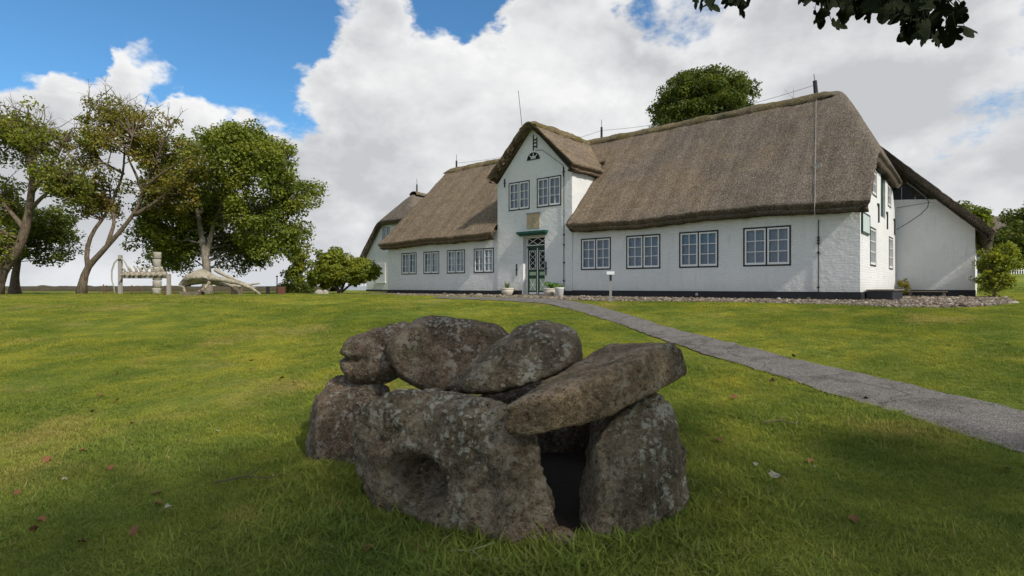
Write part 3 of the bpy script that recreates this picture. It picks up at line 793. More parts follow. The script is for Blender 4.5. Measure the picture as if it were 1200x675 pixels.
    # right end wall, with its loft hatch and windows
    def vx(px):
        k = (px-CX)/FPX; return (k*HC[1]-HC[0])/(0.653-0.757*k)
    lo = [(1.70, 2.85, 1.02, 2.2), (6.0, 7.1, 1.02, 2.2)]; up = [(2.1, 3.0, 3.2, 3.98), (5.7, 6.55, 3.25, 4.05)]; hatch = (3.95, 5.05, 2.72, 4.2)
    e = wall_holes(0.32, W, -0.4, 2.85, [*lo, (hatch[0], hatch[1], 2.72, 2.85)], 0.3)
    e2 = wall_holes(1.2, 6.9, 2.85, 4.28, [*up, (hatch[0], hatch[1], 2.85, hatch[3])], 0.3)
    e.add(e2.v, e2.f); e.prism([(0.32, 2.85), (1.2, 2.85), (1.2, 3.75)], 0, 0.3); e.prism([(6.9, 2.85), (W, 2.85), (6.9, 4.1)], 0, 0.3)
    # the wall is built facing -y, then turned to face +x
    rz = R(90)
    # outer face at x = 0.004 (proud of the facade end), along y
    eo = e.build('end_wall', M_WALLX, house, loc=(0.004, 0, 0), rot=(0, 0, rz))
    MB().box(-0.32, 0.002, 0.0, 0.32, -0.4, 2.9)
    for a, b, z0, z1 in lo+up: window(house, (0.004, (a+b)/2), z0, b-a, z1-z0, rot=rz, two=False, rows=3 if z1 < 3 else 2, cols=3 if z1 < 3 else 2)
    nb = 6
    hw_ = hatch[1]-hatch[0]-0.006
    hp = MB().box(0.0, hw_, 0.092, 0.11, 0, 1.475).build('loft_hatch', M_TEAL, house, loc=(0.004, hatch[0]+0.003, hatch[2]+0.003), rot=(0, 0, rz))
    for k in range(nb):
        w_ = (hatch[1]-hatch[0]-0.006)/nb
        MB().box(k*w_+0.004, (k+1)*w_-0.004, 0.06, 0.09, 0.061, 1.399).build('board', M_GREEN, hp)
    # left end, back wall, wing
    MB().box(-L-0.0, -L+0.3, 0.322, W, -0.4, 2.85).prism([(-L, 2.85), (-L+0.01, 2.85), (-L+0.01, 2.86)], 0.4, 1).build('end_wall', M_WALLY, house)
    MB().box(-L+0.3, -5.6, W-0.3, W, -0.4, 2.85).build('back_wall', M_WALLX, house)
    ww = 2.34
    wg = MB().prism([(-5.6, -0.4), (ww, -0.4), (ww, 2.55), (1.55, 3.62), (0.0, 3.75), (-5.0, 3.7), (-5.6, 2.6)], W+0.002, W+0.32)
    wg.build('wing_wall', M_WALLX, house)
    MB().box(ww-0.3, ww-0.003, W+0.322, 17.5, -0.4, 2.75).build('wing_wall', M_WALLY, house)
    # dark upright strips across the head of the wing gable
    hd = MB()
    for k in range(12):
        xa = -3.6+k*0.42; xb = xa+0.414; top = min(7.0-abs((xa+xb)/2+1.75)*1.06, 6.6)-0.45
        if top > 3.72: MB().box(xa, xb, W+0.06, W+0.10, 3.62, top).build('gable_head_strip', M_PLINTH, house)
    # plinth
    ph = 0.25
    MB().box(-L-0.02, GX0-0.022, -0.025, 0, -0.4, ph-0.04).build('plinth', M_PLINTH, house)
    MB().box(GX0-0.02, dx0-0.06, gy-0.025, gy, -0.4, ph-0.02).build('plinth', M_PLINTH, house)
    MB().box(dx1+0.06, GX1+0.02, gy-0.025, gy, -0.4, ph-0.02).build('plinth', M_PLINTH, house)
    MB().box(GX1+0.022, 0.03, -0.025, 0, -0.4, ph).build('plinth', M_PLINTH, house)
    MB().box(0.004, 0.03, 0.001, W, -0.4, ph).build('plinth', M_PLINTH, house)
    MB().box(0.032, ww+0.02, W-0.025, W+0.002, -0.4, ph+0.02).build('plinth', M_PLINTH, house)
    # ---------------- roofs
    xs = np.arange(-21.6, 0.36, 0.075); ys = np.arange(-0.45, 8.56, 0.075)
    X, Y = np.meshgrid(xs, ys)
    X = X + 0.95*np.clip((-X-14)/7.6, 0, 1)**2*np.clip(1-np.abs(Y-4.05)/4.5, 0, 1)
    def zmain(x, y):
        sag = 0.16*sstep(-x, 12, 22) + 0.05*np.sin(x*0.8+1)
        fr_ = 2.66+(y+0.45)*1.013-sag*np.clip(1-y/4, 0, 1); bk = 2.72+(8.55-y)*1.0; hp_ = 4.15+(0.35-x)*2.05
        z = smin(fr_, bk, hp_, k=6.0)
        return z + 0.10
    xc = (X[:-1, :-1]+X[1:, 1:])/2; yc = (Y[:-1, :-1]+Y[1:, 1:])/2
    mask = ~((xc > GX0+0.02) & (xc < GX1-0.02) & (yc < 2.4)) & ~((xc > -5.4) & (yc > 6.95))
    thatch('roof', X, Y, zmain, mask, 0.29, house, M_THATCH, 1)
    xs = np.arange(-2.26, 2.261, 0.06); ys = np.arange(-0.42, 4.3, 0.07)
    X, Y = np.meshgrid(xs+GXC, ys)
    def zcross(x, y):
        dx = np.abs(np.sqrt((x-GXC)**2+0.035)); return 7.28-dx*0.985+0.06*sstep(dx, 1.6, 2.3)
    thatch('gable_roof', X, Y, zcross, np.ones((len(ys)-1, len(xs)-1), bool), 0.27, house, M_THATCH, 2)
    xs = np.arange(-6.4, 2.93, 0.08); ys = np.arange(7.55, 17.6, 0.12); X, Y = np.meshgrid(xs, ys)
    def zwing(x, y):
        dx = np.sqrt((x+1.75)**2+0.04); return 7.2-dx*1.05
    thatch('wing_roof', X, Y, zwing, np.ones((len(ys)-1, len(xs)-1), bool), 0.42, house, M_THATCH, 3, under=0.3)
    # ridge caps: lumpy rolls of heather and sedge
    def ridge(p0, p1, r, nm, seed, mt=M_RIDGE):
        n = max(8, int((Vector(p1)-Vector(p0)).length/0.12)); m = 14; V = []
        ax = (Vector(p1)-Vector(p0)).normalized(); sd = ax.cross(Vector((0, 0, 1))).normalized()
        for i in range(n+1):
            c = Vector(p0).lerp(Vector(p1), i/n)
            tp = min(1, 0.35+min(i, n-i)/4)
            for k in range(m+1):
                an = math.pi*(k/m*1.16-0.08); q = c+sd*math.cos(an)*r*1.5+Vector((0, 0, 1))*(math.sin(an)*r*0.95*tp-0.13)
                V.append(q)
        V = np.array([tuple(v) for v in V]); V[:, 2] += 0.05*fbm(V, 2.0, 3, 0.6, seed); V[:, 1] += 0.03*fbm(V, 3, 2, 0.6, seed+5)
        idx = np.arange((n+1)*(m+1)).reshape(n+1, m+1)
        F = np.stack([idx[:-1, :-1], idx[:-1, 1:], idx[1:, 1:], idx[1:, :-1]], -1).reshape(-1, 4)
        return link_mesh(nm, mesh_np(nm, V, F, True, mt), None, house)
    ridge((-20.9, 4.05, 7.00), (-1.25, 4.05, 7.02), 0.33, 'ridge_cap', 3)
    ridge((GXC, -0.40, 7.02), (GXC, 4.0, 7.0), 0.30, 'ridge_cap', 8)
    # lightning protection
    def rod(x, y, z, h, w=0.05, tilt=0.0, tip=0.35):
        o = MB().tube([(x, y, z-0.25), (x+tilt*h, y, z+h)], [w, w*0.9], 8).build('ridge_post', M_IRON, house)
        MB().tube([(x+tilt*h, y, z+h), (x+tilt*(h+tip), y, z+h+tip)], 0.012, 6).build('lightning_rod', M_IRON, o)
        return (x+tilt*h, y, z+h*0.7)
    zr_ = 7.2
    a = rod(-px_u(957, 4.05), 4.05, zr_, 0.48, 0.075, -0.12, 0.25); b = rod(-px_u(705, 4.05), 4.05, zr_, 0.5, 0.055); c = rod(-px_u(535, 4.05), 4.05, zr_-0.02, 0.42, 0.055)
    MB().tube([(-px_u(612.5, -0.3), -0.3, 6.75), (-px_u(607.5, -0.3), -0.3, 8.5)], 0.011, 6).build('lightning_rod', M_IRON, house)
    def wire(p, q, sag, nm='conductor_wire', r=0.007, m=M_IRON, n=14):
        p, q = Vector(p), Vector(q); pts = []
        for i in range(n+1):
            t = i/n; v = p.lerp(q, t); v.z -= sag*4*t*(1-t); pts.append(v)
        MB().tube(pts, r, 5).build(nm, m, house)
    wire(a, b, 0.28); wire(b, c, 0.25)
    xs_ = -px_u(930, 4.05)
    sp = MB().tube([(xs_, 4.05, 7.1), (xs_, 4.05, 7.55)], 0.014, 6).tube([(xs_-0.3, 4.05, 7.62), (xs_, 4.05, 7.2)], 0.01, 6).build('wire_support', M_ZINC, house)
    # conductor down the front slope and the wall
    ex = -px_u(955, -0.45); rx = -px_u(957, 4.05); pts = []
    for i in range(30):
        t = i/29; x = rx*(1-t)+ex*t; y = 4.0*(1-t)-0.44*t; pts.append((x, y, float(zmain(np.array([x]), np.array([y]))[0])+0.045))
    pts += [(ex, -0.50, 2.62), (ex, -0.47, 2.40), (ex+0.0, -0.03, 2.30)]
    MB().tube(pts, 0.0065, 6).build('conductor_wire', M_ZINC, house)
    cl = MB().box(ex-0.05, ex+0.28, 0.85, 1.0, 4.02, 4.22)
    i = 21; bx, by, bz = pts[i]
    MB().box(bx-0.05, bx+0.17, by-0.05, by+0.06, bz-0.14, bz+0.02).build('conductor_box', M_PALEWOOD, house)
    MB().tube([(ex, -0.03, 2.32), (ex, -0.03, 0.25)], 0.014, 6).build('conductor_wire', M_IRON, house)
    for z in (0.35, 1.35, 1.62, 1.7, 1.78): MB().box(ex-0.03, ex+0.03, -0.055, -0.012, z, z+0.05).build('wire_clip', M_IRON, house)
    gxw = -px_u(662)
    MB().tube([(gxw, gy-0.03, 4.75), (gxw, gy-0.03, 0.2)], 0.012, 6).build('conductor_wire', M_IRON, house)
    for z in (0.6, 1.3, 2.0, 2.4): MB().box(gxw-0.03, gxw+0.03, gy-0.05, gy-0.01, z, z+0.06).build('wire_clip', M_IRON, house)
    arcp = [(cxl+0.1, gy-0.02, 5.97), (cxl+0.45, gy-0.02, 5.93), (cxl+0.9, gy-0.02, 5.6), (gxw-0.05, gy-0.02, 5.15), (gxw, gy-0.02, 4.75)]
    MB().tube(arcp, 0.009, 5).build('conductor_wire', M_IRON, house)
    # wall anchors
    def anchor(x, z, h, y=0.0, s=1):
        MB().box(x-0.018, x+0.018, y-0.04, y, z, z+h).box(x-0.06, x+0.06, y-0.03, y-0.001, z+h*0.45, z+h*0.52).build('wall_anchor', M_IRON, house)
    anchor(-px_u(606.5), 0.85, 0.5, gy); anchor(-px_u(640.8), 0.85, 0.55, gy); anchor(-px_u(592.5), 4.95-0.3, 0.36, gy); anchor(-px_u(661.5), 4.7, 0.4, gy)
    an = MB().box(cxl-0.015, cxl+0.015, gy-0.035, gy, 5.98, 6.62)
    for z in (6.1, 6.25, 6.38): an.box(cxl+0.016, cxl+0.16, gy-0.03, gy-0.004, z, z+0.05)
    an.box(cxl+0.17, cxl+0.2, gy-0.03, gy-0.002, 6.05, 6.5); an.build('wall_anchor', M_IRON, house)
    for y, z, h in ((1.05, 2.72, 0.45), (3.35, 2.45, 0.6), (5.45, 2.4, 0.6), (7.5, 2.35, 0.6)):
        MB().box(0.004, 0.045, y-0.03, y+0.03, z, z+h).box(0.006, 0.04, y-0.22, y+0.031, z+h-0.07, z+h-0.002).build('wall_anchor', M_IRON, house)
    # stay wire beside the wing
    MB().tube([(0.05, 7.95, 3.42), (1.25, 7.55, 3.5)], 0.02, 6).build('stay_rod', M_PALEWOOD, house)
    def w2h(q):
        dx, dy = q.x-HC[0], q.y-HC[1]; return (dx*0.757-dy*0.653, dx*0.653+dy*0.757, q.z-HZ)
    cv = [w2h(P(*q)) for q in [(1062, 214, 20.0), (1072, 221, 19.95), (1082, 229, 19.9), (1088.5, 236, 19.85), (1087, 243, 19.9), (1079, 251, 20.05), (1066, 260, 20.4), (1051, 269, 20.8)]]
    MB().tube(cv, 0.013, 6).build('conductor_wire', M_IRON, house)
    # small vent on the plinth
    vp = -px_u(817); MB().lathe([(0.045, 0), (0.05, 0.01), (0.03, 0.02)], 12).build('plinth_vent', M_ZINC, house, loc=(vp, -0.026, 0.14), rot=(R(90), 0, 0))
build_house()

# ------------------------------------------------------------------ second thatched building, behind on the left
def build_left_house():
    o = empty('thatched_outbuilding', tuple(H2W(-28.2, 6.0)), HROT)
    tag(o, 'smaller white gabled building with half-hipped thatch behind the bush', 'house')
    w = 3.85
    holes = [(2.15-0.55, 2.15+0.35, 3.3, 4.35)]
    xa = px_u(448, 6.0); xb = px_u(457, 6.0); wa, wb = 28.2-xa, 28.2-xb
    sa, sb = 28.2-px_u(441, 6.0), 28.2-px_u(452, 6.0)
    e = wall_holes(-2.0, 2.0, 2.6, 4.85, [(wa, wb, 3.45, 4.6)] if -2 < wa and wb < 2 else [], 0.3)
    e.prism([(-w, -0.4), (w, -0.4), (w, 2.6), (-w, 2.6)], 0, 0.3); e.prism([(-w, 2.6), (-2.0, 2.6), (-2.0, 4.75)], 0, 0.3); e.prism([(2.0, 2.6), (w, 2.6), (2.0, 4.75)], 0, 0.3)
    e.build('wall', M_WALLX, o)
    if -2 < wa and wb < 2: window(o, ((wa+wb)/2, 0), 3.45, wb-wa, 1.15, two=True, cols=1, rows=3)
    s = MB().box(sa, sb, -0.03, 0, 0.7, 2.05).build('shutter', M_WHITE, o)
    bt = MB()
    MB().box(sa+0.04, sb-0.04, -0.045, -0.031, 0.74, 2.01).build('shutter_panel', M_CLAYW, s)
    MB().box(sa-0.05, sb+0.05, -0.08, 0, 0.63, 0.699).build('sill', M_WHITE, s)
    MB().box(-w, -w+0.3, 0.302, 8, -0.4, 2.55).build('side_wall', M_WALLY, o); MB().box(w-0.3, w, 0.302, 8, -0.4, 2.55).build('side_wall', M_WALLY, o)
    MB().box(-w-0.02, w+0.02, -0.025, 0, -0.4, 0.15).build('plinth', M_PLINTH, o)
    xs = np.arange(-4.35, 4.36, 0.1); ys = np.arange(-0.4, 8.2, 0.12); X, Y = np.meshgrid(xs, ys)
    def zf(x, y):
        dx = np.sqrt(x*x+0.04); return smin(7.12-dx*1.1, 4.95+(y+0.4)*1.3, k=7.0)+0.05
    thatch('roof', X, Y, zf, np.ones((len(ys)-1, len(xs)-1), bool), 0.26, o, M_THATCH, 6, under=0.25)
    V = []
    n, m = 40, 10
    for i in range(n+1):
        for k in range(m+1):
            an = math.pi*k/m; V.append((math.cos(an)*0.42, 1.25+6.8*i/n, 6.9+math.sin(an)*0.24))
    V = np.array(V); V[:, 2] += 0.05*fbm(V, 2, 3, 0.6, 2); idx = np.arange((n+1)*(m+1)).reshape(n+1, m+1)
    F = np.stack([idx[:-1, :-1], idx[:-1, 1:], idx[1:, 1:], idx[1:, :-1]], -1).reshape(-1, 4)
    link_mesh('ridge_cap', mesh_np('ridge_cap', V, F, True, M_RIDGE), None, o)
    p = MB().tube([(0.0, 1.6, 6.9), (0, 1.6, 7.7)], [0.06, 0.05], 8).build('ridge_post', M_IRON, o); MB().tube([(0, 1.6, 7.7), (0, 1.6, 8.1)], 0.014, 6).build('lightning_rod', M_IRON, p)
build_left_house()

def polyline(pts, n):
    pts = np.array([tuple(p) for p in pts], float); d = np.r_[0, np.cumsum(np.linalg.norm(np.diff(pts, axis=0), axis=1))]; s = np.linspace(0, d[-1], n)
    return np.stack([np.interp(s, d, pts[:, i]) for i in range(3)], -1)
# ================================================================== THE STONE GRAVE
def hull_rock(name, label, pts, mat_, seed, voxel=0.021, smooth_it=3, amp=0.03, dents=(), facets=9, group='boulders of the stone grave', cat='boulder'):
    bm = bmesh.new()
    for p in pts: bm.verts.new(p)
    res = bmesh.ops.convex_hull(bm, input=bm.verts[:])
    bmesh.ops.delete(bm, geom=list({g for g in res['geom_interior']+res['geom_unused'] if isinstance(g, bmesh.types.BMVert)}), context='VERTS')
    bmesh.ops.recalc_face_normals(bm, faces=bm.faces[:])
    me = bpy.data.meshes.new(name); bm.to_mesh(me); bm.free()
    tmp = bpy.data.objects.new('tmp', me); COL.objects.link(tmp)
    r = tmp.modifiers.new('r', 'REMESH'); r.mode = 'VOXEL'; r.voxel_size = voxel
    s = tmp.modifiers.new('s', 'SMOOTH'); s.factor = 0.5; s.iterations = smooth_it
    dg = bpy.context.evaluated_depsgraph_get(); ev = tmp.evaluated_get(dg); m2 = bpy.data.meshes.new_from_object(ev)
    bpy.data.objects.remove(tmp)
    n = len(m2.vertices); V = np.empty(n*3, np.float32); m2.vertices.foreach_get('co', V); V = V.reshape(-1, 3).astype(float)
    N = np.empty(n*3, np.float32); m2.vertices.foreach_get('normal', N); N = N.reshape(-1, 3)
    off = seed*3.7
    d = amp*0.9*fbm(V+off, 2.0, 2, 0.5, seed) - amp*0.7*np.abs(fbm(V+off, 4.2, 2, 0.5, seed+4)) + amp*0.4 + amp*0.5*fbm(V+off, 12.0, 3, 0.65, seed+8)
    V = V+N*(d+0.006)[:, None]; d = np.zeros(n)
    rc_ = np.random.default_rng(seed*7+1); cen = V.mean(0)
    for _ in range(facets):
        nn = rc_.normal(size=3); nn /= np.linalg.norm(nn); q = (V-cen)@nn; h = np.percentile(q, 99.5)*rc_.uniform(0.88, 0.98)
        V = V-np.outer(np.maximum(q-h, 0)*0.88, nn)
    V = V+N*(amp*0.35*fbm(V+off, 16.0, 3, 0.65, seed+2))[:, None]
    for (c, rad, depth) in dents:
        q = np.linalg.norm((V-np.array(c))/np.array(rad), axis=1); tq = np.clip((q-0.45)/0.75, 0, 1); d = d - depth*(1-tq*tq*(3-2*tq))
    V = V+N*d[:, None]
    m2.vertices.foreach_set('co', V.astype(np.float32).ravel()); m2.update()
    m2.polygons.foreach_set('use_smooth', np.ones(len(m2.polygons), bool))
    m2.materials.clear(); m2.materials.append(mat_); m2.name = name
    c = V.mean(0); c[2] = V[:, 2].min()
    m2.transform(Matrix.Translation(-Vector(c)))
    o = link_mesh(name, m2, None, None, tuple(c)); tag(o, label, cat, group); return o
def rim(outline, front, back, fs=0.74, bs=0.78, sink=0.12):
    """boulder from its widest outline (px, py, depth), bulging towards and away from the viewer"""
    ring = [P(*p) for p in outline]; c = sum(ring, Vector())/len(ring); pts = []
    for p in ring:
        pts.append(p); f = c.lerp(p, fs); f.y -= front; pts.append(f); b = c.lerp(p, bs); b.y += back; pts.append(b)
    if sink:
        zmin = min(p.z for p in ring)
        for p in list(pts):
            if p.z < zmin+0.25: pts.append(p-Vector((0, 0, sink)))
    return pts
def build_dolmen():
    # front slab-sided boulder with the hollow
    o = [(415, 502, 3.85), (427, 479, 3.85), (455, 462, 3.85), (505, 457, 3.7), (560, 463, 3.5), (596, 476, 3.38), (621, 512, 3.28), (634, 560, 3.22), (652, 628, 3.18), (644, 646, 3.15), (600, 640, 3.2), (540, 622, 3.4), (480, 602, 3.6), (430, 574, 3.75), (416, 542, 3.85)]
    hull_rock('boulder', 'broad lichen-covered front boulder with a dark hollow low on its face', rim(o, 0.16, 0.42), M_ROCK, 1, amp=0.034,
              dents=[(tuple(P(484, 564, 3.42)), (0.21, 0.6, 0.155), 0.30), (tuple(P(450, 500, 3.7)), (0.18, 0.3, 0.12), 0.05), (tuple(P(620, 600, 3.05)), (0.12, 0.3, 0.2), 0.03)])
    o = [(363, 500, 4.65), (373, 466, 4.7), (396, 441, 4.75), (436, 438, 4.75), (455, 456, 4.7), (460, 510, 4.6), (448, 566, 4.5), (412, 568, 4.45), (376, 556, 4.55), (362, 532, 4.6)]
    hull_rock('boulder', 'rounded brown upright boulder at the far left under the small capstone', rim(o, 0.22, 0.35), M_ROCK2, 2, amp=0.03)
    o = [(697, 508, 3.4), (737, 478, 3.45), (766, 460, 3.5), (784, 478, 3.55), (797, 530, 3.6), (808, 590, 3.62), (790, 622, 3.5), (745, 642, 3.25), (692, 648, 3.15), (677, 600, 3.2), (694, 548, 3.32)]
    hull_rock('boulder', 'pale lichen-speckled upright boulder on the right holding up the slab', rim(o, 0.12, 0.4), M_ROCK, 5, amp=0.028)
    # tilted slab
    t = [P(594, 477, 3.12), P(655, 464, 3.12), P(712, 443, 3.2), P(747, 421, 3.32), P(773, 405, 3.5), P(790, 403, 3.62), P(800, 410, 3.66), P(693, 416, 3.95), P(714, 404, 4.05), P(765, 402, 4.0), P(640, 447, 3.5)]
    b = [P(594, 507, 3.14), P(622, 509, 3.15), P(702, 492, 3.2), P(764, 459, 3.4), P(779, 445, 3.52), P(807, 437, 3.66), P(700, 446, 4.0), P(760, 430, 4.05), P(640, 470, 3.6)]
    hull_rock('capstone', 'long flat brown capstone slab tilted up to the right', t+b, M_ROCK3, 7, voxel=0.014, smooth_it=1, amp=0.009, facets=0, cat='boulder')
    o = [(523, 452, 4.05), (545, 432, 4.1), (580, 402, 4.15), (610, 384, 4.2), (640, 378, 4.2), (668, 386, 4.2), (690, 404, 4.15), (694, 418, 4.1), (658, 438, 4.05), (615, 447, 4.0), (575, 462, 4.0), (530, 461, 4.0)]
    hull_rock('capstone', 'humped grey capstone in the middle with a rounded top', rim(o, 0.26, 0.4, sink=0), M_ROCK, 11, amp=0.016, facets=4, cat='boulder')
    o = [(449, 420, 4.5), (458, 396, 4.55), (475, 380, 4.6), (495, 371, 4.6), (540, 373, 4.6), (584, 381, 4.6), (604, 398, 4.55), (585, 430, 4.5), (545, 455, 4.4), (515, 462, 4.35), (480, 456, 4.4), (458, 442, 4.45)]
    hull_rock('capstone', 'large smooth brown capstone with pale lichen spots left of centre', rim(o, 0.14, 0.3, fs=0.84, sink=0), M_ROCK2, 13, amp=0.014, facets=3, cat='boulder')
    o = [(400, 412, 4.75), (408, 400, 4.8), (440, 384, 4.85), (478, 374, 4.9), (490, 400, 4.8), (470, 440, 4.7), (448, 449, 4.65), (412, 447, 4.65), (400, 432, 4.7)]
    hull_rock('capstone', 'small dark cracked capstone at the upper left behind the others', rim(o, 0.15, 0.3, sink=0), M_ROCK2, 17, amp=0.02, facets=5, cat='boulder', dents=[(tuple(P(402, 421, 4.55)), (0.22, 0.5, 0.03), 0.07)])
    o = [(545, 470, 4.8), (600, 446, 4.8), (665, 443, 4.8), (705, 462, 4.75), (715, 590, 4.7), (550, 590, 4.8)]
    hull_rock('boulder', 'shadowed back boulder closing the chamber behind the middle capstone', rim(o, 0.1, 0.3), M_ROCK2, 19, voxel=0.04)
    o = [(690, 470, 4.35), (720, 448, 4.4), (755, 445, 4.4), (770, 470, 4.35), (770, 580, 4.3), (690, 580, 4.3)]
    hull_rock('boulder', 'shadowed back boulder closing the chamber behind the tilted slab', rim(o, 0.1, 0.3), M_ROCK2, 23, voxel=0.04)
    o = [(634, 640, 3.07), (650, 624, 3.1), (668, 622, 3.1), (678, 634, 3.1), (672, 652, 3.06), (640, 654, 3.05)]
    hull_rock('boulder', 'small brown wedge stone in the gap between the two front boulders', rim(o, 0.05, 0.12), M_ROCK3, 29, voxel=0.014, amp=0.01)
    # earth floor of the chamber, its colour darkened to carry the shade in there
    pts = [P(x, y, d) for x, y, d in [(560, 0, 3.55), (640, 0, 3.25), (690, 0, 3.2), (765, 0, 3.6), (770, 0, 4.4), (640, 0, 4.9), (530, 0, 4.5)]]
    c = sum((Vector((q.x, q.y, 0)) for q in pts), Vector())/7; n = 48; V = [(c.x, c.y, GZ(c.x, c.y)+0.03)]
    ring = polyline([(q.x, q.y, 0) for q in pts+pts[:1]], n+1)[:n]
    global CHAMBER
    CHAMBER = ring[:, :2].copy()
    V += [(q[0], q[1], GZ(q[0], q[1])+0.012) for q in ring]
    tag(MB().add(V, [(0, i+1, (i+1) % n+1) for i in range(n)]).build('shade_toned_earth', M_SOIL), kind='structure')
build_dolmen()

# ================================================================== TREES
def leaf_cloud(centers, radii, counts, size, cols, r, flat=0.75, up=0.35):
    """many single leaves gathered in clumps; returns vertices, faces and a colour for each vertex"""
    C = np.repeat(centers, counts, axis=0); RR = np.repeat(radii, counts); n = len(C)
    d = r.normal(size=(n, 3)); d /= np.linalg.norm(d, axis=1)[:, None]; rad = r.uniform(0.25, 1.0, n)**0.6
    off = d*(rad*RR)[:, None]; off[:, 2] *= flat
    p = C+off
    nrm = d*0.7 + r.normal(size=(n, 3))*0.6 + np.array([0, 0, up]); nrm /= np.linalg.norm(nrm, axis=1)[:, None]
    a = np.cross(nrm, r.normal(size=(n, 3))); a /= np.linalg.norm(a, axis=1)[:, None]; b = np.cross(nrm, a)
    s = size*r.uniform(0.6, 1.25, n)[:, None]
    V = np.stack([p-a*s*0.55, p+b*s*0.38+nrm*s*0.06, p+a*s*0.55, p-b*s*0.38+nrm*s*0.06], 1).reshape(-1, 3)
    F = np.arange(n*4).reshape(-1, 4)
    cc = np.repeat(r.random(len(centers)), counts); k = np.clip(cc*0.7+r.random(n)*0.5-0.1, 0, 1)
    cols = np.array(cols); m = len(cols)-1; i = np.minimum((k*m).astype(int), m-1); f = (k*m-i)[:, None]
    col = cols[i]*(1-f)+cols[i+1]*f; col = col*r.uniform(0.75, 1.25, (n, 1))
    return V, F, np.repeat(col, 4, axis=0)
def foliage_mesh(name, V, F, colr):
    me = mesh_np(name, V, F, False, M_LEAF)
    a = me.attributes.new('tint', 'FLOAT_COLOR', 'POINT'); a.data.foreach_set('color', np.concatenate([colr, np.ones((len(colr), 1))], 1).astype(np.float32).ravel())
    return me
def crown_points(crowns, n, r, inner=0.45, gap=0.0, seed=0, gscale=0.7):
    w = np.array([c[2] for c in crowns], float); pick = r.choice(len(crowns), n*3, p=w/w.sum())
    c = np.array([tuple(crowns[i][0]) for i in pick]); rd = np.array([crowns[i][1] for i in pick])
    d = r.normal(size=(n*3, 3)); d /= np.linalg.norm(d, axis=1)[:, None]
    p = c+d*rd*(inner+(1-inner)*r.random((n*3, 1))**0.6)
    k = fbm(p, gscale, 2, 0.5, seed); p = p[k > gap-0.35 if gap else k > -9][:n]
    return p
def make_tree(name, label, base, limbs, crowns, nclump, per, size, cols, seed, bark, rc=(0.45, 0.8), group=None, cat='tree', gap=0.0, inner=0.45, twig=0.035, bare=0, up=0.35, gscale=0.7, flat=0.75, kinked=0.04):
    r = np.random.default_rng(seed); base = Vector(base); o = empty(name, tuple(base)); tag(o, label, cat, group)
    mb = MB(); sk = []
    for pts, r0, r1 in limbs:
        q = polyline(pts, 16); w = np.linspace(0, 1, 16)
        q = q + kinked*np.stack([vnoise(q*1.3+k*9, seed+k) for k in range(3)], -1)*np.minimum(w*6, 1)[:, None]*np.array([1, 1, 0.4])
        # smooth
        q[1:-1] = (q[:-2]+2*q[1:-1]+q[2:])/4
        rad = r0+(r1-r0)*w**0.8
        if abs(q[0][2]-base.z) < 0.3: rad = rad*(1+0.55*np.exp(-w*14)); q[0][2] -= 0.25
        mb.tube([Vector(v)-base for v in q], list(rad), 9); sk.append(q[4:])
    sk = np.concatenate(sk)
    cp = crown_points(crowns, nclump, r, inner, gap, seed, gscale)
    for c in cp:
        dd = np.linalg.norm(sk-c, axis=1)+np.maximum(0, sk[:, 2]-c[2])*0.8; s = sk[int(np.argmin(dd))]
        m = (s+c)/2+np.array([0, 0, 0.12*dd.min()])+r.normal(0, 0.08, 3)*dd.min()*0.6
        if dd.min() > 0.15:
            mb.tube([Vector(s)-base, Vector(m)-base, Vector(c)-base], [twig*(0.6+0.25*dd.min()), twig*0.55, twig*0.2], 4, False)
    for k in range(bare):
        c0 = crowns[r.integers(len(crowns))]; s = cp[r.integers(len(cp))]
        if s[2] < c0[0][2]: continue
        d = Vector((r.normal(0, 0.5), r.normal(0, 0.3), r.uniform(0.7, 1.3))); e = Vector(s)+d*r.uniform(0.5, 1.1)
        mid = Vector(s).lerp(e, 0.5)+Vector(tuple(r.normal(0, 0.07, 3))); mb.tube([Vector(s)-base, mid-base, e-base], [0.02, 0.014, 0.005], 4, False)
        for q in range(3):
            f = mid.lerp(e, r.random()); g = f+Vector((r.normal(0, 0.25), r.normal(0, 0.2), r.uniform(0.1, 0.4))); mb.tube([f-base, g-base], [0.009, 0.004], 4, False)
    mb.build('trunk', bark, o, True)
    V, F, colr = leaf_cloud(cp, r.uniform(*rc, len(cp)), np.maximum(1, r.poisson(per, len(cp))), size, cols, r, flat, up)
    link_mesh('crown', foliage_mesh('crown', V-np.array(tuple(base)), F, colr), None, o)
    return o
def EL(px, py, rx, ry, depth, rd, w=1.0):
    k = depth/FPX; return (P(px, py, depth), np.array([rx*k, rd, ry*k]), w)
def PL(pts, depth, dd=None):
    return [P(x, y, depth+(dd[i] if dd else 0)) for i, (x, y) in enumerate(pts)]
GREEN = [(0.075, 0.105, 0.018), (0.165, 0.20, 0.026), (0.28, 0.285, 0.04)]
OLIVE = [(0.10, 0.115, 0.026), (0.19, 0.185, 0.03), (0.27, 0.235, 0.042), (0.25, 0.17, 0.05)]
DARKG = [(0.06, 0.085, 0.018), (0.10, 0.13, 0.022), (0.17, 0.18, 0.028)]
YELG = [(0.11, 0.145, 0.02), (0.20, 0.23, 0.026), (0.30, 0.30, 0.036)]
GRP = 'old trees at the left edge of the lawn'
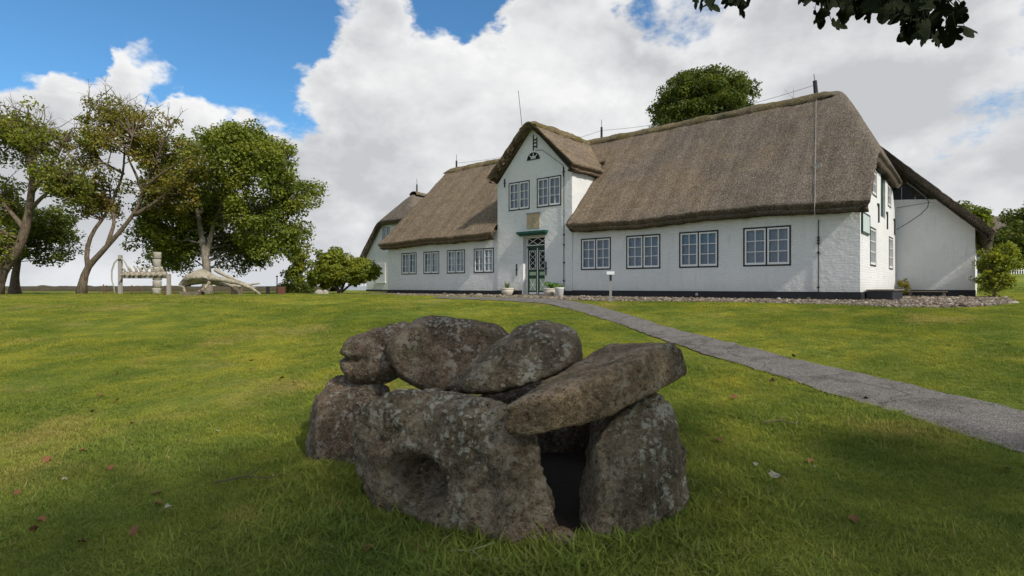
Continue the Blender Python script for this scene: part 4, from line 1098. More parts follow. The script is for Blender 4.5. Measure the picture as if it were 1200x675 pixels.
def build_trees():
    d = 24.0; b = P(-9, 348, d); b.z = GZ(b.x, b.y)
    make_tree('sycamore_tree', 'tall open tree leaning in from the left edge with bare twigs on top', b,
              [([b]+PL([(0, 318), (18.7, 296), (27, 279), (35, 246), (39, 213), (37, 175), (33, 134)], d), 0.27, 0.06), (PL([(37, 225), (55, 200), (70, 175), (84, 150)], d), 0.12, 0.03),
               (PL([(38, 190), (20, 165), (5, 140)], d), 0.10, 0.03), (PL([(35, 246), (60, 222), (85, 200)], d, [0, -.4, -.8]), 0.1, 0.03), (PL([(30, 270), (5, 240), (-20, 215)], d, [0, .4, .8]), 0.12, 0.03)],
              [EL(60, 160, 46, 36, d, 1.7, 1.2), EL(5, 158, 38, 40, d, 1.8, 1.1), EL(80, 212, 26, 26, d, 1.4, 0.7), EL(-12, 235, 40, 35, d+0.8, 1.2, 0.9), EL(-8, 285, 26, 26, d-0.6, 0.9, 0.5)],
              320, 66, 0.12, DARKG[1:]+GREEN[2:], 3, M_BARK, rc=(0.3, 0.58), group=GRP, gap=0.2, bare=140, inner=0.15)
    d = 29.0; b = P(17, 343, d); b.z = GZ(b.x, b.y)
    make_tree('sycamore_tree', 'low dark tree behind the leaning one at the left edge', b,
              [([b]+PL([(17, 322), (22, 300), (30, 275)], d), 0.24, 0.08), (PL([(20, 305), (45, 290), (68, 280)], d), 0.09, 0.03), (PL([(22, 300), (0, 280), (-20, 270)], d), 0.09, 0.03)],
              [EL(40, 285, 48, 28, d, 1.8, 1.0), EL(-5, 275, 50, 40, d, 2.0, 1.0), EL(55, 262, 30, 22, d, 1.4, 0.6)],
              150, 130, 0.13, DARKG, 4, M_BARK, rc=(0.4, 0.7), group=GRP)
    d = 25.5; b = P(94.6, 346, d); b.z = GZ(b.x, b.y)
    make_tree('sycamore_tree', 'forked leaning tree with thin olive crown left of the whale bones', b,
              [([b]+PL([(98, 325), (103, 310), (114, 303), (128.6, 285), (157.6, 252), (168, 225), (176, 200)], d), 0.17, 0.045), (PL([(103, 312), (99.6, 296), (110, 269), (124, 254), (137, 225), (145, 204), (147, 170), (143, 145)], d, [0, .2, .4, .6, .6, .7, .8, .8]), 0.11, 0.028),
               (PL([(126, 287), (134, 262), (132, 240), (128, 215)], d, [0, .3, .6, .9]), 0.1, 0.03), (PL([(157.6, 252), (178, 240), (200, 222), (222, 200)], d), 0.1, 0.025), (PL([(168, 225), (182.5, 208), (207, 192), (228, 182)], d, [0, -.3, -.6, -.9]), 0.09, 0.02),
               (PL([(168, 228), (160, 205), (150, 185), (155, 160)], d, [0, -.4, -.8, -1]), 0.08, 0.02), (PL([(145, 204), (120, 190), (105, 170)], d), 0.07, 0.02), (PL([(176, 205), (190, 170), (200, 145)], d, [0, -.5, -.8]), 0.06, 0.02)],
              [EL(160, 165, 62, 36, d, 1.8, 1.3), EL(115, 185, 34, 40, d, 1.6, 0.8), EL(205, 185, 42, 42, d+0.4, 1.6, 1.0), EL(112, 235, 26, 30, d+0.6, 1.2, 0.6), EL(190, 225, 40, 26, d+0.6, 1.3, 0.5), EL(135, 135, 40, 20, d, 1.4, 0.5)],
              340, 58, 0.115, OLIVE, 9, M_BARK, rc=(0.26, 0.52), group=GRP, gap=0.18, bare=200, inner=0.1)
    d = 28.5; b = P(243, 345, d); b.z = GZ(b.x, b.y)
    make_tree('sycamore_tree', 'largest full-crowned tree standing behind the whale skull', b,
              [([b]+PL([(243, 325), (241, 305), (238, 279), (234, 262), (228, 235)], d), 0.24, 0.11), (PL([(241, 305), (246, 285), (251, 262), (262, 235), (280, 205)], d), 0.14, 0.05), (PL([(232, 255), (245, 215), (255, 185)], d), 0.12, 0.04), (PL([(230, 245), (200, 225), (180, 215)], d), 0.12, 0.03),
               (PL([(255, 255), (300, 245), (330, 240)], d), 0.1, 0.03), (PL([(252, 262), (290, 275), (325, 290)], d), 0.08, 0.03), (PL([(236, 270), (205, 270), (180, 280)], d), 0.08, 0.03)],
              [EL(265, 195, 62, 46, d, 3.0, 1.5), EL(318, 215, 54, 48, d, 2.8, 1.5), EL(215, 225, 50, 52, d, 2.6, 1.2), EL(320, 268, 44, 42, d, 2.4, 1.0), EL(198, 275, 38, 40, d+0.4, 2.2, 0.8), EL(260, 262, 60, 36, d+1.8, 1.8, 1.0), EL(288, 172, 40, 26, d, 2.0, 0.7), EL(250, 298, 85, 24, d+2.4, 1.0, 0.7)],
              620, 135, 0.14, GREEN, 12, M_BARKG, rc=(0.4, 0.8), group=GRP, inner=0.35, gap=0.12, up=0.6)
    d = 34.0; b = P(352, 341, d); b.z = GZ(b.x, b.y)
    make_tree('young_tree', 'slim yellowish young tree between the big tree and the bush', b, [([b]+PL([(351, 320), (352, 295)], d), 0.08, 0.03)],
              [EL(350, 308, 13, 24, d, 0.7, 1.0), EL(343, 325, 12, 14, d, 0.6, 0.5)], 55, 55, 0.15, YELG, 15, M_BARK, rc=(0.22, 0.4), inner=0.1)
    d = 30.0; b = P(398, 345, d); b.z = GZ(b.x, b.y)
    make_tree('rounded_bush', 'broad rounded green bush in front of the small outbuilding', b,
              [([b]+PL([(392, 330), (385, 312)], d), 0.09, 0.03), ([b]+PL([(405, 328), (415, 312)], d), 0.09, 0.03), ([b]+PL([(410, 334), (428, 320)], d), 0.07, 0.03)],
              [EL(400, 317, 36, 19, d, 1.5, 1.3), EL(388, 305, 18, 13, d, 1.0, 0.6), EL(422, 318, 19, 15, d, 1.1, 0.7), EL(380, 325, 16, 12, d, 1.0, 0.5)], 190, 95, 0.14, YELG, 18, M_BARK, rc=(0.25, 0.45), cat='bush', inner=0.5)
    d = 46.0; b = P(825, 330, d); b.z = GZ(b.x, b.y)
    make_tree('round_headed_tree', 'round-headed tree rising behind the thatched ridge', b,
              [([b]+PL([(825, 240), (824, 160), (825, 115)], d), 0.4, 0.12), (PL([(824, 175), (795, 140)], d), 0.15, 0.05), (PL([(824, 175), (850, 135)], d), 0.15, 0.05)],
              [EL(822, 122, 52, 36, d, 3.6, 1.4), EL(795, 125, 30, 28, d, 2.6, 0.6), EL(852, 115, 32, 26, d, 2.6, 0.7), EL(822, 100, 40, 18, d, 2.6, 0.5), EL(800, 148, 36, 22, d, 2.4, 0.5)], 380, 130, 0.19, DARKG, 21, M_BARK, rc=(0.5, 0.85))
    d = 18.6; b = H2W(2.85, 7.75); b.z = GZ(b.x, b.y)
    dd = b.y
    make_tree('corner_shrub', 'leafy shrub growing at the right corner of the white wing', b,
              [([b]+[b+Vector((s*0.4, 0.1*s, 1.0)), b+Vector((s*0.6, 0, 1.7))], 0.03, 0.01) for s in (-0.7, -0.2, 0.4, 0.9)],
              [(b+Vector((0, 0, 0.6)), np.array([0.5, 0.5, 0.6]), 1.0), (b+Vector((0.25, 0, 1.1)), np.array([0.55, 0.5, 0.5]), 1.0), (b+Vector((-0.15, 0, 1.3)), np.array([0.4, 0.4, 0.5]), 0.5), (b+Vector((0.45, 0, 1.5)), np.array([0.3, 0.3, 0.4]), 0.3)], 120, 42, 0.09, YELG, 25, M_BARK, rc=(0.14, 0.28), cat='bush', inner=0.1)
    d = 44.0
    for k, (px, py, rx, ry, lab, cols) in enumerate([(1192, 292, 30, 34, 'dense dark bushy tree at the right edge beyond the lawn', DARKG), (1212, 265, 26, 30, 'taller dark tree cut off by the right edge', DARKG), (1128, 262, 20, 22, 'tree top showing over the wing roof', GREEN), (1240, 290, 34, 40, 'broad green tree just beyond the right edge', GREEN)]):
        b = P(px, 332, d+k*1.5); b.z = GZ(b.x, b.y)
        make_tree('garden_tree', lab, b, [([b]+PL([(px, 315), (px+2, py)], d+k*1.5), 0.2, 0.06)], [EL(px, py, rx, ry, d+k*1.5, 2.2, 1.0), EL(px-6, py+18, rx*0.9, ry*0.7, d+k*1.5, 2.0, 0.7)], 150, 70, 0.24, cols, 30+k, M_BARK, rc=(0.5, 0.8), group='trees beyond the right lawn')
build_trees()

# the tree that overhangs the camera: its crown shades the foreground, one branch hangs into view
def build_overhang():
    b = Vector((7.2, -5.2, GZ(7.2, -5.2)))
    t = make_tree('overhanging_sycamore', 'sycamore overhead with dark leafy branches hanging into the top right', b,
              [([b, (6.9, -4.9, 2.4), (6.3, -4.2, 4.6), (5.6, -3.6, 7.0)], 0.34, 0.12), ([(6.5, -4.5, 3.9), (4.5, -3.4, 5.5), (1.5, -2.6, 6.4)], 0.16, 0.04), ([(6.5, -4.4, 4.2), (8.5, -3.0, 5.8), (10, -2, 6.6)], 0.15, 0.04)],
              [((4.1, -0.9, 6.6), np.array([2.5, 2.3, 0.9]), 0.75), ((5.2, -3.6, 6.6), np.array([5.0, 3.0, 1.8]), 1.0), ((1.2, -2.8, 6.6), np.array([3.2, 2.4, 1.4]), 0.35), ((9.0, -3.0, 6.6), np.array([3.0, 2.6, 1.5]), 0.7)], 150, 44, 0.21, GREEN, 41, M_BARK, rc=(0.5, 0.9))
    # visible branch
    mb = MB(); main = [Vector((6.4, -4.3, 4.4)), Vector((6.0, -1.5, 5.5)), Vector((5.3, 1.6, 5.6)), Vector((4.4, 3.9, 5.0)), Vector((3.7, 4.8, 4.35))]
    q = polyline(main, 20); mb.tube([Vector(v)-b for v in q], list(np.linspace(0.11, 0.02, 20)), 8)
    twigs = {}
    tips = {'a': (845, -22, 4.7), 'b': (1000, -14, 4.6), 'c': (1075, -6, 4.5), 'd': (1110, -2, 4.3), 'e': (960, -12, 4.7)}
    for k, v in tips.items():
        p = P(*v); s = Vector(q[14 if k in 'ab' else 17]); m = (s+p)/2+Vector((0, 0, 0.12)); mb.tube([s-b, m-b, p-b], [0.018, 0.012, 0.006], 6)
    br = mb.build('branch', M_BARK, t, True)
    # one lobed sycamore leaf (flat outline with five lobes, folded along the midrib), stalk at the origin, hanging along -z
    prof = [(0, 0), (-.18, .11), (-.40, .04), (-.38, -.14), (-.27, -.22), (-.54, -.30), (-.52, -.48), (-.26, -.50), (-.28, -.72), (-.16, -.90), (0, -1.0)]
    me = bpy.data.meshes.new('leaf'); n = len(prof)
    vs = [(x, abs(x)*0.22+0.06*math.sin(z*5), z) for x, z in prof]+[(-x, abs(x)*0.22+0.06*math.sin(z*5), z) for x, z in prof[1:-1]]
    # midrib vertices
    mid = [(0, 0.0+0.06*math.sin(z*5), z) for z in (-0.14, -0.34, -0.54, -0.75)]; o2 = len(vs); vs += mid
    Lf = list(range(n)); Rt = [0]+[n+i for i in range(n-2)]+[n-1]
    def half(s):
        c = [o2, o2+1, o2+2, o2+3]
        return [(s[0], s[1], c[0]), (s[1], s[2], s[3], c[0]), (c[0], s[3], s[4], c[1]), (c[1], s[4], s[5]), (c[1], s[5], s[6], c[2]), (c[2], s[6], s[7]), (c[2], s[7], s[8], c[3]), (c[3], s[8], s[9]), (c[3], s[9], s[10])]
    fs = half(Lf)+[tuple(reversed(f)) for f in half(Rt)]
    me.from_pydata(vs, [], fs); me.update(); me.materials.append(M_BIGLEAF)
    r = random.Random(5)
    spots = []
    def clump(px, py, sx, sy, n_, dep=4.5):
        for _ in range(n_): spots.append((px+r.gauss(0, sx), py+r.gauss(0, sy), dep+r.uniform(-0.35, 0.35)))
    spots += [(822, -2, 4.6), (833, -3, 4.7), (827, 1, 4.6), (816, -6, 4.7), (856, -4, 4.6), (866, 6, 4.6), (860, 2, 4.6), (851, -6, 4.7), (874, 4, 4.7), (850, -2, 4.65), (975, 27, 4.6), (962, 12, 4.6), (1120, 33, 4.3), (1108, 36, 4.3), (1130, 30, 4.4), (1140, -8, 4.4)]
    clump(960, -4, 12, 7, 12); clump(1005, -4, 18, 7, 20); clump(1045, 0, 15, 9, 16, 4.4); clump(1085, 4, 17, 11, 24, 4.4); clump(1072, 26, 14, 5, 8, 4.3); clump(1100, 14, 12, 8, 8, 4.3); clump(1000, -40, 90, 12, 40, 4.6)
    stalk = MB()
    for (px, py, dep) in spots:
        p = P(px, py, dep); s = r.uniform(0.115, 0.18)
        o = bpy.data.objects.new('leaf', me); COL.objects.link(o); o.parent = br
        nb = min(tips.values(), key=lambda v: abs(v[0]-px)); e = P(*nb); m_ = (e+p)/2+Vector((0, 0, 0.04)); stalk.tube([e-b, m_-b, p-b], [0.004, 0.003, 0.002], 4, False)
        o.location = p-b; o.scale = (s, s, s); o.rotation_euler = (r.gauss(0.2, 0.5), r.gauss(0, 0.7), r.uniform(0, 6.28))
    tag(stalk.build('leaf_stalk', M_BIGLEAF, br), kind='stuff')
build_overhang()

# ================================================================== WHALE BONES AND THE LEFT LAWN
def gbase(px, depth):
    x = (px-CX)/FPX*depth; return Vector((x, depth, GZ(x, depth)))
def build_bones():
    d = 25.0; k = d/FPX
    # backbone on its rail
    b = gbase(141, d); o = empty('whale_backbone', tuple(b)); tag(o, 'row of weathered whale vertebrae mounted on a rail between two posts', 'whale bones')
    top = lambda py: EYE+(CY-py)*k-b.z
    MB().box(-0.07, 0.07, -0.06, 0.06, -0.3, top(299)).build('post', M_PALEWOOD, o)
    x2 = (198-141)*k
    MB().box(x2-0.075, x2+0.065, -0.06, 0.06, -0.3, top(321)).build('post', M_PALEWOOD, o)
    zr = top(325); MB().box(0.071, x2-0.076, -0.035, 0.035, zr-0.05, zr).build('rail', M_TIMBER, o)
    def vertebra(s, seed):
        r = random.Random(seed); mb = MB()
        mb.lathe([(0.10*s, -0.10*s), (0.125*s, -0.09*s), (0.105*s, 0), (0.125*s, 0.09*s), (0.10*s, 0.10*s)], 12)
        V = [Matrix.Rotation(R(90), 3, 'Y') @ Vector(v) for v in mb.v]; mb.v = [tuple(v) for v in V]
        mb.tube([(0, 0, 0.08*s), (-0.07*s, 0, 0.24*s), (-0.19*s, 0, 0.37*s)], [0.055*s, 0.045*s, 0.025*s], 6)
        for q in (-1, 1): mb.tube([(0, q*0.08*s, 0.0), (0.02, q*0.24*s, -0.03*s), (0.02, q*0.36*s, -0.06*s)], [0.05*s, 0.045*s, 0.035*s], 6)
        return mb.mesh('vertebra', M_BONE, True)
    vm = [vertebra(1.0, 1), vertebra(1.12, 2)]
    n = 8
    for i in range(n):
        x = 0.26+(x2-0.5)*i/(n-1)
        v = link_mesh('vertebra', vm[i % 2], None, o, (x, 0, zr+0.13), (0, 0.12*((i % 3)-1), 0.1*((i*5 % 3)-1)))
    # rib loop at the post
    rb = gbase(138, d-0.15); rb2 = MB()
    pts = [P(133.5, 337, d-0.15), P(131, 328, d-0.15), P(131, 317, d-0.15), P(134, 308, d-0.15), P(138.5, 303, d-0.12), P(143, 303, d-0.1), P(147, 308, d-0.1), P(150.5, 317, d-0.1)]
    q = polyline(pts, 24); q[0] = np.array(tuple(pts[0])); q = np.vstack([[tuple(gbase(134.5, d-0.15))], q]); q[0][2] -= 0.05
    rb2.tube([Vector(v)-rb for v in q], [0.022+0.01*math.sin(math.pi*i/24) for i in range(25)], 7)
    ro = rb2.build('whale_rib', M_BONED, None, True, loc=tuple(rb)); tag(ro, 'thin curved whale rib looped over the taller post', 'whale bone')
    # standing stack of vertebra bodies
    d2 = 26.5; k2 = d2/FPX; b = gbase(184, d2); o = empty('vertebra_column', tuple(b)); tag(o, 'upright stack of pale block-like vertebrae behind the backbone', 'whale bones')
    z = 0.0; hs = [0.34, 0.36, 0.38, 0.34, 0.40, 0.36]; tot = EYE+(CY-295)*k2-b.z; sc = tot/sum(hs)
    for i, h in enumerate(hs):
        h *= sc; w = 0.2*(1-0.02*i)
        mb = MB(); mb.lathe([(w*0.86, 0.0), (w*1.05, 0.03), (w*0.93, h/2), (w*1.05, h-0.05), (w*0.86, h-0.02)], 10)
        mb.build('vertebra', M_BONED, o, True, loc=(0.015*((i*7 % 3)-1), 0, z), rot=(0, 0.03*((i*5 % 3)-1), i))
        z += h
    # skull with long jaw bones
    d3 = 24.5; k3 = d3/FPX; b = gbase(240, d3); o = empty('whale_skull', tuple(b)); tag(o, 'bleached whale skull and jaw bones lying on supports under the big tree', 'whale bones')
    def L(px, py, dy=0.0): return P(px, py, d3+dy)-b
    mb = MB(); V = []
    # cranium: bulky domed body with brow, lofted along its length
    secs = [(216, 334, 3), (219, 329, 6), (226, 325, 9), (236, 324, 10.5), (246, 325.5, 10), (256, 328.5, 8), (268, 331.5, 5.5), (282, 335, 3.5)]
    n = 16
    for (px, py, rr) in secs:
        c = L(px, py); 
        for j in range(n):
            an = 2*math.pi*j/n; s_ = math.sin(an); yy = 1.35*math.cos(an); zz = (1.0 if s_ > 0 else 0.62)*s_
            V.append((c.x+0.05*math.cos(3*an), c.y+yy*rr*k3*1.1, c.z-rr*k3*0.2+zz*rr*k3*0.9))
    V = np.array(V); V += 0.16*np.stack([fbm(V, 2.8, 4, 0.6, s) for s in (1, 2, 3)], -1)
    idx = np.arange(len(secs)*n).reshape(len(secs), n); nx = np.roll(idx, -1, 1)
    F = np.stack([idx[:-1], nx[:-1], nx[1:], idx[1:]], -1).reshape(-1, 4)
    link_mesh('cranium', mesh_np('cranium', V, F, True, M_BONE), None, o)
    for nm, pts, r0, r1 in (('jaw_bone', [L(244, 326, -.3), L(262, 328, -.5), L(280, 332, -.6), (L(296, 338, -.6)), L(305, 345, -.6)], 0.13, 0.05),
                            ('jaw_bone', [L(240, 330, .3), L(262, 333, .4), L(285, 335, .5), L(304, 332, .6)], 0.10, 0.04),
                            ('jaw_bone', [L(252, 316, .9), L(262, 322, .9), L(278, 329, .8), L(300, 338, .8)], 0.09, 0.04),
                            ('cheek_bone', [L(246, 330, -.4), L(240, 338, -.5), L(232, 342, -.5)], 0.07, 0.04),
                            ('snout_bone', [L(217, 331, -.1), L(215.5, 338, -.2), L(217, 343, -.2)], 0.06, 0.05)):
        q = polyline(pts, 12); w = np.linspace(r0, r1, 12)*(1+0.15*np.sin(np.arange(12)*1.7)); MB().tube([Vector(v) for v in q], list(w), 8).build(nm, M_BONE, o, True)
    for px, w, h0 in ((225, 0.42, 342), (277, 0.16, 335)):
        c = gbase(px, d3)-b; MB().box(c.x-w, c.x+w, -0.25, 0.25, -0.25+c.z, (L(px, h0)).z).build('support_block', M_TIMBER, o)
    # low iron stakes of the enclosure
    for i, (px, h, dep) in enumerate([(121, 13, 24.4), (124.6, 11, 26.8), (154.6, 13, 23.4), (164.6, 10, 27.2), (193, 12, 24.0), (204, 10, 27.0), (235, 12, 23.2), (270, 11, 23.6), (300, 10, 25.5)]):
        g = gbase(px, dep); hh = h*dep/FPX*0.95
        m = MB().lathe([(0.02, -0.2), (0.02, hh-0.03), (0.028, hh-0.025), (0.02, hh), (0.004, hh+0.01)], 8).build('iron_stake', M_RUST, None, False, loc=tuple(g), rot=(0.02*(i % 3-1), 0.03*(i % 2), 0))
        tag(m, 'thin rusty iron stake of the low enclosure round the whale bones', 'stake', 'rusty stakes round the whale bones')
    g = gbase(324.6, 27); hh = 21*27/FPX
    tag(MB().lathe([(0.025, -0.2), (0.025, hh), (0.05, hh+0.01), (0.05, hh+0.06), (0.01, hh+0.07)], 10).build('marker_post', M_IRON, None, False, loc=tuple(g)), 'tall thin dark post right of the whale skull', 'post')
    g = gbase(314, 27); tag(bevel_mesh(MB().box(-0.07, 0.07, -0.07, 0.07, -0.2, 0.42).mesh('bollard', M_IRON), 0.02).id_data and link_mesh('bollard', bpy.data.meshes['bollard'], None, None, tuple(g)), 'short stout black post right of the whale skull', 'post')
    g = gbase(330, 27.5); me = bevel_mesh(MB().box(-0.16, 0.16, -0.12, 0.12, -0.1, 0.40).mesh('post_box', M_RUST), 0.02)
    tag(link_mesh('post_box', me, None, None, tuple(g)), 'squat reddish-brown box beside the tall thin post', 'box')
    # earth bank that closes the lawn towards the shore
    n, m = 160, 12; V = []
    xs = np.linspace(-52, -13.2, n)
    for x in xs:
        y0 = 40.0+0.5*math.sin(x*0.3)+(-x-13)*0.02
        for j in range(m):
            t = j/(m-1); prof = math.sin(math.pi*min(1, max(0, (t-0.02)/0.96)))**0.55; V.append((x, y0-0.9+1.8*t, 1.02+0.47*prof))
    V = np.array(V); V[:, 2] += 0.07*fbm(V, 1.4, 3, 0.6, 3)*(V[:, 2] > 1.1); idx = np.arange(n*m).reshape(n, m)
    V[idx[:, 0], 2] = 0.4; V[idx[:, -1], 2] = 0.4
    F = np.stack([idx[:-1, :-1], idx[1:, :-1], idx[1:, 1:], idx[:-1, 1:]], -1).reshape(-1, 4)
    tag(link_mesh('earth_bank', mesh_np('earth_bank', V, F, True, M_BANK)), 'low brown earth bank closing the lawn behind the trees', 'bank')
    r = np.random.default_rng(77)
    for px, rx, lab in ((338, 14, 'low green hedge bush beside the reddish box'), (358, 12, 'small dark bush left of the rounded bush')):
        dep = 33.0; b = gbase(px, dep)
        make_tree('low_bush', lab, b, [([b, b+Vector((0.1, 0, 0.3)), b+Vector((0.2, 0, 0.5))], 0.03, 0.01)], [(b+Vector((0, 0, 0.22)), np.array([rx*dep/FPX, 0.6, 0.35]), 1)], 60, 50, 0.11, DARKG, 50+px, M_BARK, rc=(0.16, 0.28), cat='bush', inner=0.2)
    for i, (px, s, lab) in enumerate(((374, 0.26, 'pale rounded stone at the foot of the rounded bush'), (381, 0.18, 'smaller pale stone just right of the rounded stone'))):
        g = gbase(px, 28.5); r2 = random.Random(i)
        pts = [g+Vector((s*math.cos(a)*r2.uniform(.8, 1.2), s*0.7*math.sin(a), z)) for a in np.linspace(0, 6.28, 8)[:-1] for z in (-0.1, 0.12*r2.uniform(.8, 1.2))]+[g+Vector((0, 0, 0.26))]
        hull_rock('pale_stone', lab, pts, M_BONED, 60+i, voxel=0.04, amp=0.015, group=None, cat='stone')
build_bones()

# ================================================================== SMALL THINGS BY THE HOUSE
def hw(px, dy, dz=0.0):
    """world point at the foot of the facade, dy metres in front of it, below image column px"""
    u = px_u(px, -dy); p = H2W(-u, -dy); p.z = GZ(p.x, p.y)+dz; return p
def blades(mb, n, h, spread, r, w=0.02):
    for i in range(n):
        a = r.uniform(0, 6.28); d = Vector((math.cos(a), math.sin(a), 0)); s = Vector((-d.y, d.x, 0)); l = h*r.uniform(0.6, 1.1); o = d*r.uniform(0, 0.08)
        p0, p1, p2 = o, o+d*spread*0.3*l+Vector((0, 0, l*0.6)), o+d*spread*l+Vector((0, 0, l*r.uniform(0.75, 1.0)))
        mb.add([p0-s*w/2, p0+s*w/2, p1+s*w*0.6, p1-s*w*0.6, p2], [(0, 1, 2, 3), (3, 2, 4)])
def build_small():
    def leafmat(): return M_LEAF
    def tint(o, c):
        me = o.data; a = me.attributes.new('tint', 'FLOAT_COLOR', 'POINT'); n = len(me.vertices)
        cc = np.tile(np.array([*c, 1.0]), (n, 1)); cc[:, :3] *= rng.uniform(0.75, 1.25, (n, 1)); a.data.foreach_set('color', cc.astype(np.float32).ravel())
    def pot(px, dy, s, lab, m, kind, prof=None):
        p = hw(px, dy, 0.02); o = empty('flower_pot', tuple(p)); tag(o, lab, 'flower pot')
        prof = prof or [(0.17, 0), (0.19, 0.02), (0.25, 0.14), (0.265, 0.22), (0.25, 0.24), (0.275, 0.26), (0.275, 0.31), (0.24, 0.31), (0.23, 0.27)]
        prof = [(a*s, z*s) for a, z in prof]
        MB().lathe(prof, 28).build('bowl', m, o, True)
        h = prof[-1][1]; MB().lathe([(prof[-1][0]*0.97, h-0.02), (prof[-1][0]*0.6, h+0.005), (0.01, h+0.01)], 20).build('soil', M_SOIL, o, True)
        r = random.Random(int(px))
        if kind == 'spiky':
            mb = MB(); blades(mb, 46, 0.36, 0.4, r, 0.022); q = mb.build('plant', M_LEAF, o, loc=(0, 0, h-0.02)); tint(q, (0.16, 0.22, 0.08))
        elif kind == 'leafy':
            rr = np.random.default_rng(3); V, F, c = leaf_cloud(np.array([(0.05, 0, 0.14), (-0.08, 0, 0.2), (0.18, 0.0, 0.12), (0.3, -0.02, 0.02)]), np.array([0.16, 0.16, 0.17, 0.14]), np.array([40, 36, 40, 26]), 0.12, [(0.07, 0.16, 0.03), (0.12, 0.24, 0.04)], rr)
            link_mesh('plant', foliage_mesh('plant', V, F, c), None, o, (0, 0, h))
        elif kind == 'small':
            rr = np.random.default_rng(4); V, F, c = leaf_cloud(np.array([(0.0, 0, 0.06), (-0.06, 0, 0.1)]), np.array([0.13, 0.12]), np.array([40, 36]), 0.09, [(0.12, 0.2, 0.04), (0.2, 0.28, 0.07)], rr)
            link_mesh('plant', foliage_mesh('plant', V, F, c), None, o, (0, 0, h))
    pot(594.5, 0.35, 1.0, 'wide stoneware bowl with upright grassy plant left of the door', M_CLAY, 'spiky')
    pot(644.5, 0.35, 0.98, 'wide stoneware bowl with leafy plant close right of the door', M_CLAY, 'leafy')
    pot(655.5, 0.55, 1.0, 'taller narrow white pot standing right of the two stoneware bowls', M_CLAYW, 'small', [(0.12, 0), (0.15, 0.02), (0.175, 0.28), (0.19, 0.3), (0.19, 0.34), (0.165, 0.34), (0.16, 0.3)])
    # visitor sign on a post
    g = G(715.5, 354.5); k = g.y/FPX; top = EYE+(CY-322)*k-g.z
    o = empty('sign_post', tuple(g), R(-8)); tag(o, 'small white sign on a grey post at the path', 'sign')
    MB().box(-0.035, 0.035, -0.03, 0.03, -0.2, top-0.18).build('post', M_STEEL, o)
    MB().box(-0.033, 0.033, -0.028, 0.028, top-0.178, top).build('post_cap', M_IRON, o)
    pl = MB().box(-0.11, 0.11, -0.14, 0.005, -0.01, 0.01).build('sign_plate', M_SIGN, o, loc=(0.0, 0.05, top+0.09), rot=(R(42), 0, 0))
    # notice board hung on the end wall
    p = H2W(0.05, 0.12, 1.9); o = empty('notice_board', tuple(p), HROT+R(90)); tag(o, 'green-framed notice board on the end wall by the house corner', 'notice board')
    w, h = 1.3, 0.58
    fb = MB().box(0, w, -0.0, 0.035, 0, 0.04).box(0, w, 0, 0.035, h-0.04, h).box(0, 0.04, 0, 0.035, 0.04, h-0.04).box(w-0.04, w, 0, 0.035, 0.04, h-0.04)
    fb.build('frame', M_GREEN, o); MB().box(0.041, w-0.041, 0.008, 0.03, 0.041, h-0.041).build('panel', M_BOARD, o)
    # tarred cellar box and low bench at the end wall
    p = H2W(0.06, 0.55, 0); p.z = GZ(p.x, p.y)-0.02; o = empty('cellar_hatch', tuple(p), HROT); tag(o, 'low black cellar hatch box against the end wall', 'cellar hatch')
    bx = bevel_mesh(MB().box(0.0, 0.62, 0, 2.5, -0.1, 0.30).mesh('box', M_PLINTH), 0.015); link_mesh('box', bx, None, o)
    for k in range(5): link_mesh('plank', bevel_mesh(MB().box(-0.01, 0.66, k*0.505, k*0.505+0.495, 0.302, 0.335).mesh('plank', M_TIMBER), 0.006), None, o)
    p = H2W(0.45, 6.9, 0); p.z = GZ(p.x, p.y)-0.02; o = empty('low_bench', tuple(p), HROT); tag(o, 'low brown wooden bench in the corner between end wall and wing', 'bench')
    for k in range(3): link_mesh('slat', bevel_mesh(MB().box(0, 1.15, k*0.135, k*0.135+0.125, 0.22, 0.255).mesh('slat', M_TIMBER), 0.006), None, o)
    for x in (0.06, 1.02): MB().box(x, x+0.07, 0.03, 0.36, -0.05, 0.219).build('leg', M_TIMBER, o)
    p = H2W(0.3, 7.65, 0); p.z = GZ(p.x, p.y)
    make_tree('wall_plant', 'small weed growing in the corner by the bench', p, [([p, p+Vector((0, 0, 0.3)), p+Vector((0.05, 0, 0.6))], 0.012, 0.004)], [(p+Vector((0, 0, 0.42)), np.array([0.18, 0.18, 0.3]), 1)], 26, 14, 0.07, OLIVE, 71, M_BARK, rc=(0.06, 0.12), cat='plant')
    # picket fence and thatched roof far right
    fx = [(1182+i*2.6, 47+0.0*i) for i in range(9)]; b = gbase(1182, 42); o = empty('picket_fence', tuple(b)); tag(o, 'short white picket fence at the far end of the right lawn', 'fence')
    for i in range(14):
        x = i*0.19; MB().box(x, x+0.07, 0, 0.025, -0.1, 0.5).build('picket', M_WHITE, o)
    MB().box(-0.05, 2.75, 0.027, 0.06, 0.33, 0.38).build('rail', M_WHITE, o)
    b = gbase(1225, 60); o = empty('far_thatched_house', tuple(b), R(-25)); tag(o, 'reddish roof of a distant house behind the right-hand trees', 'house')
    MB().box(-5, 5, -3.6, 3.6, -1.0, 2.6).build('wall', M_WALLX, o)
    xs = np.arange(-5.3, 5.31, 0.2); ys = np.arange(-4.1, 4.11, 0.15); X, Y = np.meshgrid(xs, ys)
    thatch('roof', X, Y, lambda x, y: 7.3-np.sqrt(y*y+0.05)*1.1, np.ones((len(ys)-1, len(xs)-1), bool), 0.35, o, M_THATCH, 9)
    # fallen leaves, pale leaves and twigs on the lawn
    r = random.Random(11)
